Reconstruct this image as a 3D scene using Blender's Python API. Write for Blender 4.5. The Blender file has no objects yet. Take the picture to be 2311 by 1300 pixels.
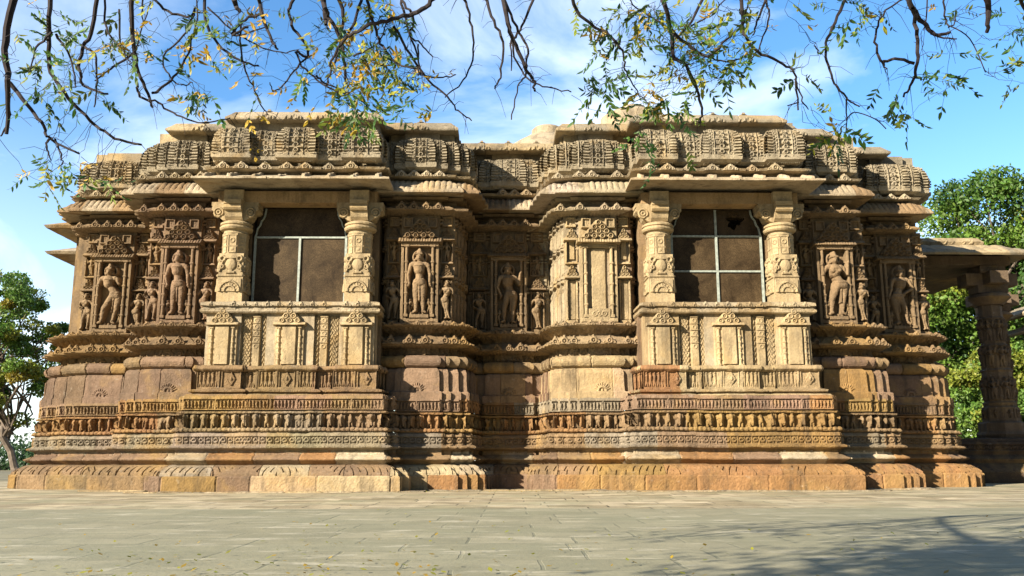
import bpy, math, random
import numpy as np
from mathutils import Vector, Matrix
R = math.radians
sc = bpy.context.scene
COL = sc.collection
# ------------------------------------------------------------------ camera
CAM_H = 0.70; FPX = 2030.0; PITCH = 10.87
cd = bpy.data.cameras.new('camera'); cam = bpy.data.objects.new('camera', cd); COL.objects.link(cam)
cd.sensor_width = 36; cd.lens = FPX / 2311 * 36; cd.clip_start = .05; cd.clip_end = 5000
cam.matrix_world = Matrix.Translation((0, 0, CAM_H)) @ Matrix.Rotation(R(90 + PITCH), 4, 'X') @ Matrix.Rotation(R(-.12), 4, 'Z')
sc.camera = cam
# ------------------------------------------------------------------ sun and sky
SUN_AZ = 49; SUN_EL = 25
sv = Vector((-math.sin(R(SUN_AZ)) * math.cos(R(SUN_EL)), -math.cos(R(SUN_AZ)) * math.cos(R(SUN_EL)), math.sin(R(SUN_EL))))
sd = bpy.data.lights.new('sun', 'SUN'); so = bpy.data.objects.new('sun', sd); COL.objects.link(so)
sd.energy = 5.0; sd.angle = R(.5); sd.color = (1, .90, .74)
so.rotation_euler = sv.to_track_quat('Z', 'Y').to_euler(); so.location = (-20, -20, 30)
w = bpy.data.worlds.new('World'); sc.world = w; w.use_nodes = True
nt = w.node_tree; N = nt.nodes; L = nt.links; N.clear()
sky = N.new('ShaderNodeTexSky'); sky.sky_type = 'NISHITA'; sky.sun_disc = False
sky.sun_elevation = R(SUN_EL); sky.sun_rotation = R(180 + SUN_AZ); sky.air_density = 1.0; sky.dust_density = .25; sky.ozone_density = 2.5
bg = N.new('ShaderNodeBackground'); bg.inputs[1].default_value = .05; bg.label = 'sky'; dirf = N.new('ShaderNodeMapRange'); dirf.inputs[1].default_value = -.4; dirf.inputs[2].default_value = .45; dirf.inputs[3].default_value = .4; dirf.inputs[4].default_value = 1.1; dmul = N.new('ShaderNodeVectorMath'); dmul.operation = 'SCALE'  # dirf: sky dimmed behind the camera, added to cut fill light on the facade
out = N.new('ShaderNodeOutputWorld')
tc = N.new('ShaderNodeTexCoord'); mp = N.new('ShaderNodeMapping'); mp.inputs['Scale'].default_value = (1.0, 1.0, 2.6)
mp.inputs['Rotation'].default_value = (0, R(24), R(12))
n1 = N.new('ShaderNodeTexNoise'); n1.inputs['Scale'].default_value = 2.1; n1.inputs['Detail'].default_value = 8; n1.inputs['Roughness'].default_value = .55
n1.inputs['Distortion'].default_value = .5
r1 = N.new('ShaderNodeValToRGB'); r1.color_ramp.elements[0].position = .46; r1.color_ramp.elements[1].position = .70
sep = N.new('ShaderNodeSeparateXYZ')
hz = N.new('ShaderNodeMapRange'); hz.inputs[1].default_value = .02; hz.inputs[2].default_value = .36; hz.inputs[3].default_value = .5; hz.inputs[4].default_value = 0
hx = N.new('ShaderNodeMapRange'); hx.inputs[1].default_value = .1; hx.inputs[2].default_value = -.52; hx.inputs[3].default_value = .25; hx.inputs[4].default_value = 1
hm = N.new('ShaderNodeMath'); hm.operation = 'MULTIPLY'
ad = N.new('ShaderNodeMath'); ad.operation = 'ADD'; ad.use_clamp = True
mlt = N.new('ShaderNodeMath'); mlt.operation = 'MULTIPLY'; mlt.inputs[1].default_value = .8
hs = N.new('ShaderNodeHueSaturation'); hs.inputs['Saturation'].default_value = 1.22; hs.inputs['Value'].default_value = 1.9
mx = N.new('ShaderNodeMix'); mx.data_type = 'RGBA'
L.new(tc.outputs['Generated'], mp.inputs[0]); L.new(mp.outputs[0], n1.inputs[0]); L.new(n1.outputs[0], r1.inputs[0]); L.new(r1.outputs[0], mlt.inputs[0])
L.new(tc.outputs['Generated'], sep.inputs[0]); L.new(sep.outputs[2], hz.inputs[0]); L.new(sep.outputs[0], hx.inputs[0])
L.new(hz.outputs[0], hm.inputs[0]); L.new(hx.outputs[0], hm.inputs[1]); L.new(hm.outputs[0], ad.inputs[0]); L.new(mlt.outputs[0], ad.inputs[1])
L.new(sky.outputs[0], hs.inputs['Color']); L.new(ad.outputs[0], mx.inputs[0]); L.new(hs.outputs[0], mx.inputs[6]); mx.inputs[7].default_value = (11.5, 12.2, 12.8, 1)
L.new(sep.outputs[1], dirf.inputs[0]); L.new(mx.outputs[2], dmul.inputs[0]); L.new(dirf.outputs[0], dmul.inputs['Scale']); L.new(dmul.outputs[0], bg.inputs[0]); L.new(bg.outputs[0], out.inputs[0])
sc.view_settings.view_transform = 'Standard'; sc.view_settings.look = 'None'; sc.view_settings.exposure = 1.45; sc.view_settings.gamma = 1
sc.render.engine = 'CYCLES'; sc.cycles.max_bounces = 5; sc.cycles.diffuse_bounces = 1

# ------------------------------------------------------------------ helpers
rs = np.random.RandomState(7); random.seed(7)
TAB = np.random.RandomState(99).rand(4096).astype(np.float32)
def hsh(i, j, k):
    return TAB[(i * 73 + j * 1013 + k * 379 + ((i * j) ^ (k * 17))) & 4095]
def vnoise(P, s, seed=0):
    Q = P * s + seed * 17.31 + 1000
    I = np.floor(Q).astype(np.int64); F = Q - I; F = F * F * (3 - 2 * F)
    x, y, z = I[..., 0], I[..., 1], I[..., 2]; fx, fy, fz = F[..., 0], F[..., 1], F[..., 2]
    def lx(yy, zz): return hsh(x, yy, zz) * (1 - fx) + hsh(x + 1, yy, zz) * fx
    a = lx(y, z) * (1 - fy) + lx(y + 1, z) * fy; b = lx(y, z + 1) * (1 - fy) + lx(y + 1, z + 1) * fy
    return (a * (1 - fz) + b * fz) - .5
def vecnoise(P, amp):
    o = np.stack([vnoise(P, 4, 1) + .6 * vnoise(P, 14, 4), vnoise(P, 4, 2) + .6 * vnoise(P, 14, 5) + .7 * vnoise(P, 38, 7), vnoise(P, 4, 3) + .5 * vnoise(P, 14, 6)], -1)
    return o * amp * 1.6
class Acc:
    def __init__(s): s.V = []; s.Q = []; s.C = []; s.n = 0
    def grid(s, P, C, keep=None):
        n, m = P.shape[:2]
        idx = np.arange(n * m).reshape(n, m)
        q = np.stack([idx[:-1, :-1], idx[1:, :-1], idx[1:, 1:], idx[:-1, 1:]], -1)
        if keep is not None: q = q[keep]
        q = q.reshape(-1, 4)
        if len(q) == 0: return
        used = np.unique(q); mpn = np.zeros(n * m, np.int64); mpn[used] = np.arange(len(used))
        s.V.append(P.reshape(-1, 3)[used]); C = np.broadcast_to(C, P.shape[:2] + (3,)).reshape(-1, 3)[used]; s.C.append(C)
        s.Q.append(mpn[q] + s.n); s.n += len(used)
    def quads(s, V, Q, c):
        V = np.array(V, float); s.V.append(V); s.C.append(np.tile(np.array(c, float), (len(V), 1))); s.Q.append(np.array(Q) + s.n); s.n += len(V)
    def box(s, x0, x1, y0, y1, z0, z1, c, taper=0.0, bev=.0):
        t = taper
        V = [(x0, y0, z0), (x1, y0, z0), (x1, y1, z0), (x0, y1, z0), (x0 + t, y0 + t, z1), (x1 - t, y0 + t, z1), (x1 - t, y1, z1), (x0 + t, y1, z1)]
        s.quads(V, [(0, 1, 5, 4), (1, 2, 6, 5), (2, 3, 7, 6), (3, 0, 4, 7), (4, 5, 6, 7), (3, 2, 1, 0)], c)
    def lathe(s, cx, cy, prof, c, seg=16, ph=0.0):
        n = len(prof); a = np.linspace(0, 2 * np.pi, seg + 1) + ph
        r = np.array([p[0] for p in prof])[:, None]; z = np.array([p[1] for p in prof])[:, None]
        P = np.stack([cx + r * np.cos(a), cy + r * np.sin(a), z + 0 * a], -1)
        s.grid(P.transpose(1, 0, 2), np.array(c, float))
    def build(s, name, mat, parent=None, smooth=False):
        if not s.V: return None
        V = np.concatenate(s.V).astype(np.float32); Q = np.concatenate(s.Q).astype(np.int32); C = np.concatenate(s.C).astype(np.float32)
        me = bpy.data.meshes.new(name)
        me.vertices.add(len(V)); me.vertices.foreach_set('co', V.ravel())
        me.loops.add(Q.size); me.loops.foreach_set('vertex_index', Q.ravel())
        me.polygons.add(len(Q)); me.polygons.foreach_set('loop_start', np.arange(0, Q.size, 4, dtype=np.int32))
        me.polygons.foreach_set('loop_total', np.full(len(Q), 4, np.int32))
        me.polygons.foreach_set('use_smooth', np.full(len(Q), smooth, bool))
        a = me.color_attributes.new('tint', 'FLOAT_COLOR', 'POINT')
        a.data.foreach_set('color', np.concatenate([C, np.ones((len(C), 1), np.float32)], 1).ravel())
        me.update(calc_edges=True); me.validate()
        o = bpy.data.objects.new(name, me); COL.objects.link(o)
        if mat: me.materials.append(mat)
        if parent: o.parent = parent
        return o
def thing(name, label, cat, loc=(0, 0, 0), rz=0, group=None, kind=None):
    o = bpy.data.objects.new(name, None); COL.objects.link(o); o.location = loc; o.rotation_euler = (0, 0, rz); o.empty_display_size = .3
    o['label'] = label; o['category'] = cat
    if group: o['group'] = group
    if kind: o['kind'] = kind
    return o
def sub(name, parent, loc=(0, 0, 0)):
    o = bpy.data.objects.new(name, None); COL.objects.link(o); o.parent = parent; o.location = loc; o.empty_display_size = .2
    return o
# ------------------------------------------------------------------ materials
def newmat(name):
    m = bpy.data.materials.new(name); m.use_nodes = True; t = m.node_tree; b = t.nodes['Principled BSDF']; return m, t, b
def mathn(t, op, a=None, b=None):
    n = t.nodes.new('ShaderNodeMath'); n.operation = op
    for i, v in enumerate((a, b)):
        if v is None: continue
        if isinstance(v, (int, float)): n.inputs[i].default_value = v
        else: t.links.new(v, n.inputs[i])
    return n.outputs[0]
def noise(t, scale, detail=4, rough=.5, vec=None, dist=0):
    n = t.nodes.new('ShaderNodeTexNoise'); n.inputs['Scale'].default_value = scale; n.inputs['Detail'].default_value = detail
    n.inputs['Roughness'].default_value = rough; n.inputs['Distortion'].default_value = dist
    if vec is not None: t.links.new(vec, n.inputs[0])
    return n.outputs[0]
def maprange(t, v, a, b, c, d):
    n = t.nodes.new('ShaderNodeMapRange'); t.links.new(v, n.inputs[0])
    for i, x in enumerate((a, b, c, d)): n.inputs[i + 1].default_value = x
    return n.outputs[0]
def mixc(t, f, a, b, mode='MIX'):
    n = t.nodes.new('ShaderNodeMix'); n.data_type = 'RGBA'; n.blend_type = mode
    for i, v in ((0, f), (6, a), (7, b)):
        if isinstance(v, (int, float)): n.inputs[i].default_value = v
        elif isinstance(v, tuple): n.inputs[i].default_value = v + (1,)
        else: t.links.new(v, n.inputs[i])
    return n.outputs[2]
def stone_mat(name, gain=1.0, pit=.5):
    m, t, b = newmat(name)
    co = t.nodes.new('ShaderNodeTexCoord').outputs['Object']
    at = t.nodes.new('ShaderNodeAttribute'); at.attribute_name = 'tint'
    g = maprange(t, noise(t, 1.7, 6, .6, co), .3, .7, .74 * gain, 1.22 * gain)
    g2 = maprange(t, noise(t, 23, 5, .65, co), .3, .7, .80, 1.16)
    gg = mathn(t, 'MULTIPLY', g, g2)
    cc = t.nodes.new('ShaderNodeCombineColor')
    for i in range(3): t.links.new(gg, cc.inputs[i])
    c = mixc(t, 1.0, at.outputs['Color'], cc.outputs[0], 'MULTIPLY')
    st = maprange(t, noise(t, .9, 6, .62, co, .6), .52, .70, 0, .55)
    c = mixc(t, st, c, (.34, .215, .075))
    mpn = t.nodes.new('ShaderNodeMapping'); mpn.inputs['Scale'].default_value = (2.2, 2.2, .5); t.links.new(co, mpn.inputs[0])
    bk = maprange(t, noise(t, 1.6, 7, .68, mpn.outputs[0], .3), .50, .70, 0, .68)
    c = mixc(t, bk, c, (.060, .045, .030))
    wh = maprange(t, noise(t, 6.5, 6, .7, co), .60, .74, 0, .5)
    c = mixc(t, wh, c, (.36, .31, .24))
    t.links.new(c, b.inputs['Base Color']); b.inputs['Roughness'].default_value = .88
    b.inputs['Specular IOR Level'].default_value = .25
    bp = t.nodes.new('ShaderNodeBump'); bp.inputs['Strength'].default_value = .75; bp.inputs['Distance'].default_value = .02
    vo = t.nodes.new('ShaderNodeTexVoronoi'); vo.inputs['Scale'].default_value = 55; t.links.new(co, vo.inputs['Vector'])
    hsum = mathn(t, 'ADD', noise(t, 60, 5, .7, co), mathn(t, 'ADD', mathn(t, 'MULTIPLY', noise(t, 12, 4, .6, co), .9), mathn(t, 'MULTIPLY', vo.outputs['Distance'], pit)))
    t.links.new(hsum, bp.inputs['Height']); t.links.new(bp.outputs[0], b.inputs['Normal'])
    return m
M_ST = stone_mat('sandstone', .54); M_SM = stone_mat('smooth_sandstone', .57, .2)
def plain_mat(name, col, rough=.6, metal=0, var=.25, sc_=8):
    m, t, b = newmat(name)
    co = t.nodes.new('ShaderNodeTexCoord').outputs['Object']
    f = maprange(t, noise(t, sc_, 5, .6, co), .3, .7, 0, 1)
    c = mixc(t, f, tuple(x * (1 - var) for x in col), tuple(min(1, x * (1 + var)) for x in col))
    t.links.new(c, b.inputs['Base Color']); b.inputs['Roughness'].default_value = rough; b.inputs['Metallic'].default_value = metal
    return m
M_FRAME = plain_mat('painted_frame', (.27, .30, .26), .6, 0, .35, 14)
M_IN = plain_mat('interior_shade', (.03, .022, .016), .95)
M_BARK = plain_mat('bark', (.016, .010, .010), .9, 0, .4, 30)
M_BARKG = plain_mat('pale_bark', (.13, .10, .075), .9, 0, .4, 6)
def pane_mat():
    m, t, b = newmat('dusty_glass')
    co = t.nodes.new('ShaderNodeTexCoord').outputs['Object']
    f = maprange(t, noise(t, 1.6, 8, .75, co, .4), .36, .64, 0, 1)
    f2 = maprange(t, noise(t, 45, 4, .7, co), .35, .65, .55, 1.45)
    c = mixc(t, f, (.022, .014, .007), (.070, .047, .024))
    cc = t.nodes.new('ShaderNodeCombineColor')
    for i in range(3): t.links.new(f2, cc.inputs[i])
    c = mixc(t, 1.0, c, cc.outputs[0], 'MULTIPLY')
    t.links.new(c, b.inputs['Base Color']); b.inputs['Roughness'].default_value = .5; b.inputs['Specular IOR Level'].default_value = .12
    return m
M_PANE = pane_mat()
def leaf_mat(name):
    m, t, b = newmat(name)
    at = t.nodes.new('ShaderNodeAttribute'); at.attribute_name = 'tint'
    t.links.new(at.outputs['Color'], b.inputs['Base Color']); b.inputs['Roughness'].default_value = .55
    tr = t.nodes.new('ShaderNodeBsdfTranslucent'); t.links.new(at.outputs['Color'], tr.inputs[0])
    ms = t.nodes.new('ShaderNodeMixShader'); ms.inputs[0].default_value = .35
    t.links.new(b.outputs[0], ms.inputs[1]); t.links.new(tr.outputs[0], ms.inputs[2]); t.links.new(ms.outputs[0], t.nodes['Material Output'].inputs[0])
    return m
M_LEAF = leaf_mat('leaves')

# ------------------------------------------------------------------ stone colours
TAN = (.40, .265, .14); OCH = (.46, .28, .095); ORA = (.46, .24, .095); PNK = (.37, .24, .155); PUR = (.29, .185, .125)
CRM = (.68, .55, .37); GRY = (.42, .355, .25); YEL = (.66, .50, .28); BRN = (.34, .24, .135); LIT = (.74, .62, .43); LOR = (.56, .37, .18)
PAL = {
 'plinth': ([TAN, PNK, ORA, OCH, PUR, GRY], (.7, 1.7)), 'leaf': ([TAN, PNK, ORA, CRM, PUR], (.8, 1.7)),
 'knife': ([TAN, CRM, ORA, PNK, LIT, PUR], (.5, 1.5)), 'mask': ([GRY, TAN, OCH, PNK, ORA], (.9, 2.2)),
 'eleph': ([GRY, TAN, OCH, ORA, OCH], (.8, 2.4)), 'frieze': ([OCH, TAN, PNK, ORA, GRY], (.7, 1.8)),
 'pot': ([BRN, (.31, .19, .13), BRN, PNK, TAN], (.5, 1.1)), 'torus': ([BRN, PNK, OCH, PUR, BRN], (.5, 1.2)),
 'cornice': ([OCH, TAN, BRN, TAN], (.7, 1.5)), 'wall': ([BRN, BRN, PUR, TAN], (.6, 1.4)),
 'eave': ([TAN, CRM, LOR, CRM], (.5, 1.2)), 'wineave': ([CRM, CRM, LIT], (1, 2)), 'upper': ([CRM, YEL, LOR, CRM], (.6, 1.4)), 'panel': ([(.56, .48, .34), (.60, .50, .33), (.50, .42, .29), GRY], (.5, 1.2)),
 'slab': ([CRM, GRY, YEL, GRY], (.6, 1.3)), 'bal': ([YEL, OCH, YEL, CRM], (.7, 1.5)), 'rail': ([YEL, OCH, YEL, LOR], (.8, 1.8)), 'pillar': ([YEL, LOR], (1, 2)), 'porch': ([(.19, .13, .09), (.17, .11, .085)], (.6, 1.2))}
OVER = {'plinth': [(-13, -9.2, TAN), (-9.2, -7.6, PUR), (-7.6, -6.95, OCH), (-6.95, -5.55, PUR), (-5.55, -4.25, YEL), (-4.25, -2.2, YEL), (-2.2, -.9, ORA), (.3, 1.4, TAN), (1.4, 2.45, ORA), (2.45, 3.2, OCH), (3.2, 8.9, ORA), (8.9, 13, ORA)],
 'leaf': [(-14, -8.8, TAN), (-8.8, -7.2, GRY), (-7.2, -5.5, PUR), (-5.5, -4.3, CRM), (-4.3, -3.2, PNK), (-3.2, -2.1, CRM), (-2.1, -.9, ORA), (.3, 2.45, TAN), (2.45, 3.2, OCH), (3.2, 8.6, ORA), (8.6, 13, ORA)],
 'eleph': [(-13, -8.6, ORA), (-8.6, -7.2, BRN), (-7.2, -5.2, GRY), (-5.2, -2.5, TAN), (-1.2, 1.2, ORA), (3.2, 7.6, OCH), (7.6, 9.6, TAN)],
 'frieze': [(-9.6, -5.6, OCH), (-5.2, -4.8, PNK), (-4.2, -2.8, TAN), (3, 6.5, PNK), (8, 9.6, OCH), (9.6, 13, PUR)],
 'mask': [(-13, -2.6, GRY), (1.2, 2.6, GRY), (2.6, 4.6, PNK), (4.9, 7.6, OCH)],
 'rail': [(2.5, 4.35, ORA), (4.35, 8, YEL), (-7.8, -2.6, TAN)],
 'pot': [(1.1, 3.35, YEL), (7.3, 9.6, OCH), (-13, -7, (.30, .20, .135))],
 'bal': [(-5.8, -4.7, CRM)], 'wall': [(1.1, 3.35, LIT)], 'cornice': [(1.1, 3.35, YEL)], 'torus': [(1.1, 3.35, YEL)], 'eave': [(.9, 3.4, LIT)]}
_blk = {}
def tint(cid, x, z=0):
    if cid not in _blk:
        r = np.random.RandomState(abs(sum(ord(c) * (i + 3) for i, c in enumerate(cid))) % 9999)
        pal, (a, b) = PAL[cid]; e = [-18.0]
        while e[-1] < 18: e.append(e[-1] + r.uniform(a, b))
        cols = [np.array(pal[r.randint(len(pal))]) * r.uniform(.86, 1.12) for _ in e]
        for i in range(len(e)):
            mid = e[i] + .4
            for (x0, x1, c) in OVER.get(cid, []):
                if x0 <= mid < x1: cols[i] = np.array(c) * r.uniform(.88, 1.1) * np.array([1, r.uniform(.94, 1.05), r.uniform(.9, 1.1)])
        kk = .5 if cid in ('panel', 'upper', 'cornice', 'wall', 'bal') else .82
        cols = np.array(cols) * kk + np.array([.37, .245, .13] if cid not in ('panel', 'upper', 'slab', 'bal') else [.58, .48, .32]) * (1 - kk)
        if cid == 'porch': cols = cols * .55  # porch base darkened further, its shade is put into the stone colour
        _blk[cid] = (np.array(e), cols)
    e, cols = _blk[cid]
    return cols[np.clip(np.searchsorted(e, x) - 1, 0, len(cols) - 1)], e
# ------------------------------------------------------------------ relief primitives (height fields, metres)
def cap(H, X, Z, x0, z0, x1, z1, r0, r1, b=0., k=1.):
    dx, dz = x1 - x0, z1 - z0; q = np.clip(((X - x0) * dx + (Z - z0) * dz) / (dx * dx + dz * dz + 1e-9), 0, 1)
    d2 = (X - x0 - q * dx) ** 2 + (Z - z0 - q * dz) ** 2; r = r0 + (r1 - r0) * q
    h = np.where(d2 < r * r, b + k * np.sqrt(np.maximum(r * r - d2, 0)), 0); return np.maximum(H, h)
def ell(H, X, Z, cx, cz, rx, rz, d, b=0.):
    q = ((X - cx) / rx) ** 2 + ((Z - cz) / rz) ** 2
    return np.maximum(H, np.where(q < 1, b + d * np.sqrt(np.maximum(1 - q, 0)), 0))
def rect(H, X, Z, x0, x1, z0, z1, d, bev=.008):
    m = np.minimum(np.minimum(X - x0, x1 - X), np.minimum(Z - z0, z1 - Z))
    return np.maximum(H, d * np.clip(m / bev, 0, 1))
def cut(H, X, Z, x0, x1, z0, z1, d):
    m = (X > x0) & (X < x1) & (Z > z0) & (Z < z1); return np.where(m, np.minimum(H, d), H)
def ring(H, X, Z, cx, cz, rad, th, d, b=0., up=False, flat=1.):
    r = np.sqrt((X - cx) ** 2 + ((Z - cz) / flat) ** 2); q = np.abs(r - rad) / th
    m = q < 1
    if up: m = m & (Z > cz - th)
    return np.maximum(H, np.where(m, b + d * np.sqrt(np.maximum(1 - q * q, 0)), 0))
def blur(H, n=1):
    for _ in range(n):
        A = np.pad(H, 1, mode='edge'); H = (A[:-2, 1:-1] + A[2:, 1:-1] + A[1:-1, :-2] + A[1:-1, 2:] + 2 * A[1:-1, 1:-1]) / 6
    return H
def pediment(H, X, Z, cx, z0, wd, ht, b=.0, d=.06, rows=3):
    hw = wd / 2
    f = np.clip(1 - (Z - z0) / ht, 0, 1); ins = (np.abs(X - cx) < hw * (f * .85 + .12)) & (Z > z0) & (Z < z0 + ht * .93)
    H = np.maximum(H, np.where(ins, b + d * .55, 0))
    for r in range(rows):
        n = rows - r; rz = ht / rows * .5; zz = z0 + (r + .35) * ht / rows * .95
        for i in range(n):
            xx = cx + (i - (n - 1) / 2) * wd / rows * .9
            rr = min(wd / rows * .42, ht / rows * .55)
            H = ring(H, X, Z, xx, zz, rr * .8, rr * .28, d * .5, b + d * .55)
            H = ell(H, X, Z, xx, zz, rr * .35, rr * .4, d * .4, b + d * .5)
            H = cap(H, X, Z, xx, zz + rr * .8, xx, zz + rr * 1.4, rr * .25, rr * .1, b + d * .5)
    return H
def figure(H, X, Z, cx, z0, h, sway=0., arms=('down', 'down'), crown=1., b=.02, female=False, mir=1):
    s = h; A = lambda u, v: (cx + mir * u * s, z0 + v * s)
    def C(a, c, r0, r1, bb=0, k=1.1):
        nonlocal H
        H = cap(H, X, Z, *A(*a), *A(*c), r0 * s, r1 * s, b + bb * s, k)
    hx = sway * .055; sx = -sway * .02
    hipw = .062 if female else .055
    C((hx - hipw, .47), (-.05 - sway * .03, .27), .066, .047, .02); C((hx + hipw, .47), (.05 + sway * .04, .27), .066, .047, .02)
    C((-.05 - sway * .03, .27), (-.05 - sway * .05, .06), .046, .028, .02); C((.05 + sway * .04, .27), (.065, .06), .046, .028, .02)
    C((-.05 - sway * .05, .035), (-.085 - sway * .05, .02), .03, .024, .05); C((.065, .035), (.10, .02), .03, .024, .05)
    C((hx - .03, .5), (hx + .03, .5), .088 if female else .078, .088 if female else .078, .03)
    C((hx * .8, .55), (sx * .3 + hx * .3, .62), .07, .062, .03)
    C((sx, .70), (sx, .75), .088, .10, .04)
    C((sx - .10, .79), (sx + .10, .79), .05, .05, .04)
    if female:
        C((sx - .05, .725), (sx - .05, .727), .044, .044, .11); C((sx + .05, .725), (sx + .05, .727), .044, .044, .11)
    C((sx, .80), (sx, .86), .042, .038, .04)
    H = ell(H, X, Z, *A(sx, .905), .056 * s, .072 * s, .085 * s, b + .05 * s)
    H = cap(H, X, Z, *A(sx, .915), *A(sx, .885), .011 * s, .016 * s, b + .125 * s)           # nose
    C((sx - .058, .895), (sx - .06, .865), .016, .02, .06); C((sx + .058, .895), (sx + .06, .865), .016, .02, .06)
    if crown > 0:
        C((sx, .955), (sx, .955 + .075 * crown), .056, .030, .05); C((sx - .045, .955), (sx + .045, .955), .02, .02, .11)
        H = ring(H, X, Z, *A(sx, .92), .105 * s, .018 * s, .02 * s, b)
    for sd_, a in ((-1, arms[0]), (1, arms[1])):
        sh = (sx + sd_ * .135, .78)
        if a == 'down': el, ha = (sd_ * .175 + sx, .62), (sd_ * .165 + hx, .47)
        elif a == 'hip': el, ha = (sd_ * .215 + sx, .64), (sd_ * .10 + hx, .54)
        elif a == 'up': el, ha = (sd_ * .20 + sx, .67), (sd_ * .215 + sx, .86)
        elif a == 'chest': el, ha = (sd_ * .19 + sx, .64), (sd_ * .06 + sx, .72)
        elif a == 'stump': el, ha = (sd_ * .17 + sx, .70), None
        C(sh, el, .038, .028, .05)
        if ha:
            C(el, ha, .028, .021, .07); C(ha, (ha[0] + sd_ * .012, ha[1] + (.03 if a == 'up' else -.03)), .024, .018, .08)
    # girdle, sash, necklace
    H = np.where((np.abs(Z - (z0 + .535 * s)) < .009 * s) & (H > b + .03 * s) & (np.abs(X - cx - mir * hx * s) < .1 * s), H + .012 * s, H)
    H = np.where((np.abs(Z - (z0 + .765 * s)) < .008 * s) & (H > b + .03 * s) & (np.abs(X - cx) < .08 * s), H + .012 * s, H)
    C((hx, .52), (hx * .6, .2), .018, .012, .07)
    return H
def colonette(H, X, Z, cx, z0, z1, r, b=.0):
    L_ = z1 - z0
    H = rect(H, X, Z, cx - r * 1.5, cx + r * 1.5, z0, z0 + r * 2.2, b + r * 1.4, .01)
    H = cap(H, X, Z, cx, z0 + r * 2, cx, z1 - r * 2, r, r * .92, b + .2 * r, 1.2)
    for q in (.18, .32, .46, .60, .74):
        H = cap(H, X, Z, cx - r * .5, z0 + q * L_, cx + r * .5, z0 + q * L_, r * .75, r * .75, b + r * .85)
    H = rect(H, X, Z, cx - r * 1.7, cx + r * 1.7, z1 - r * 2.6, z1 - r * .8, b + r * 1.7, .012)
    H = rect(H, X, Z, cx - r * 2.1, cx + r * 2.1, z1 - r * .9, z1, b + r * 2.1, .01)
    return H
def shelf(H, X, Z, x0, x1, z0, z1, d):
    m = (X > x0) & (X < x1) & (Z > z0) & (Z < z1)
    return np.maximum(H, np.where(m, d * (1 - .45 * (Z - z0) / (z1 - z0)), 0))
def lattice(X, Z, wd, ht, d=.03, seed=0):
    H = np.zeros_like(X); ax = np.abs(X)
    cw = wd * .20
    # centre column: stacked horseshoe arches
    uh = .135; v = ((Z + .02) / uh) % 1 - .5; r = np.sqrt((ax / 1.1) ** 2 + (v * uh) ** 2)
    C1 = np.where(np.abs(r - .045) < .013, d * 1.5, 0); C1 = np.where(r < .016, d * 1.3, C1); C1 = np.where(np.abs(v) > .44, d * 1.1, C1); C1 = np.where(ax > cw - .014, d * 1.5, C1)
    # lace either side: small arches between little uprights
    u = (ax / .058) % 1 - .5; w_ = ((Z + .03 * (np.floor(ax / .058) % 2)) / .088) % 1 - .5
    C2 = np.where(np.abs(u) > .36, d * .9, 0); C2 = np.where((np.abs(w_) > .33) , d, C2); C2 = np.where((u * .058) ** 2 + (w_ * .088) ** 2 < .012 ** 2, d * .9, C2)
    H = np.where(ax < cw, C1, C2)
    e = wd / 2 - ax; side = e < min(.15, wd * .2)
    H = np.where(side, np.where((Z / .078) % 1 < .52, d * (1.5 - e * 3), d * .1), H)
    for q in (.33, .66): H = np.where(np.abs(Z - ht * q) < .014, np.maximum(H, d * 1.1), H)
    return np.where(np.minimum(Z, ht - Z) < .022, d * 1.3, H)
def relief(acc, cx, y, z0, wd, ht, fn, res=.013, cid='wall', drop=True, ang=0, col=None, amp=.005, curve=None):
    n = max(4, int(wd / res)); m = max(4, int(ht / res))
    x = np.linspace(-wd / 2, wd / 2, n); z = np.linspace(0, ht, m)
    X, Z = np.meshgrid(x, z, indexing='ij'); H = fn(X, Z)
    if drop:
        keep = (np.maximum.reduce([H[:-1, :-1], H[1:, :-1], H[1:, 1:], H[:-1, 1:]]) > .004)
        H = np.where(H > .004, H, -.01)
    else: keep = None
    nz = H > .01
    ca, sa = math.cos(ang), math.sin(ang)
    lx = X; ly = -H
    if curve is not None: ly = ly - curve(Z)
    P = np.stack([cx + lx * ca - ly * sa, y + lx * sa + ly * ca, z0 + Z], -1)
    P = P + vecnoise(P, amp) * nz[..., None]
    C = np.array(col) if col is not None else tint(cid, np.full(1, cx))[0][0]
    acc.grid(P, C, keep)
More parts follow.
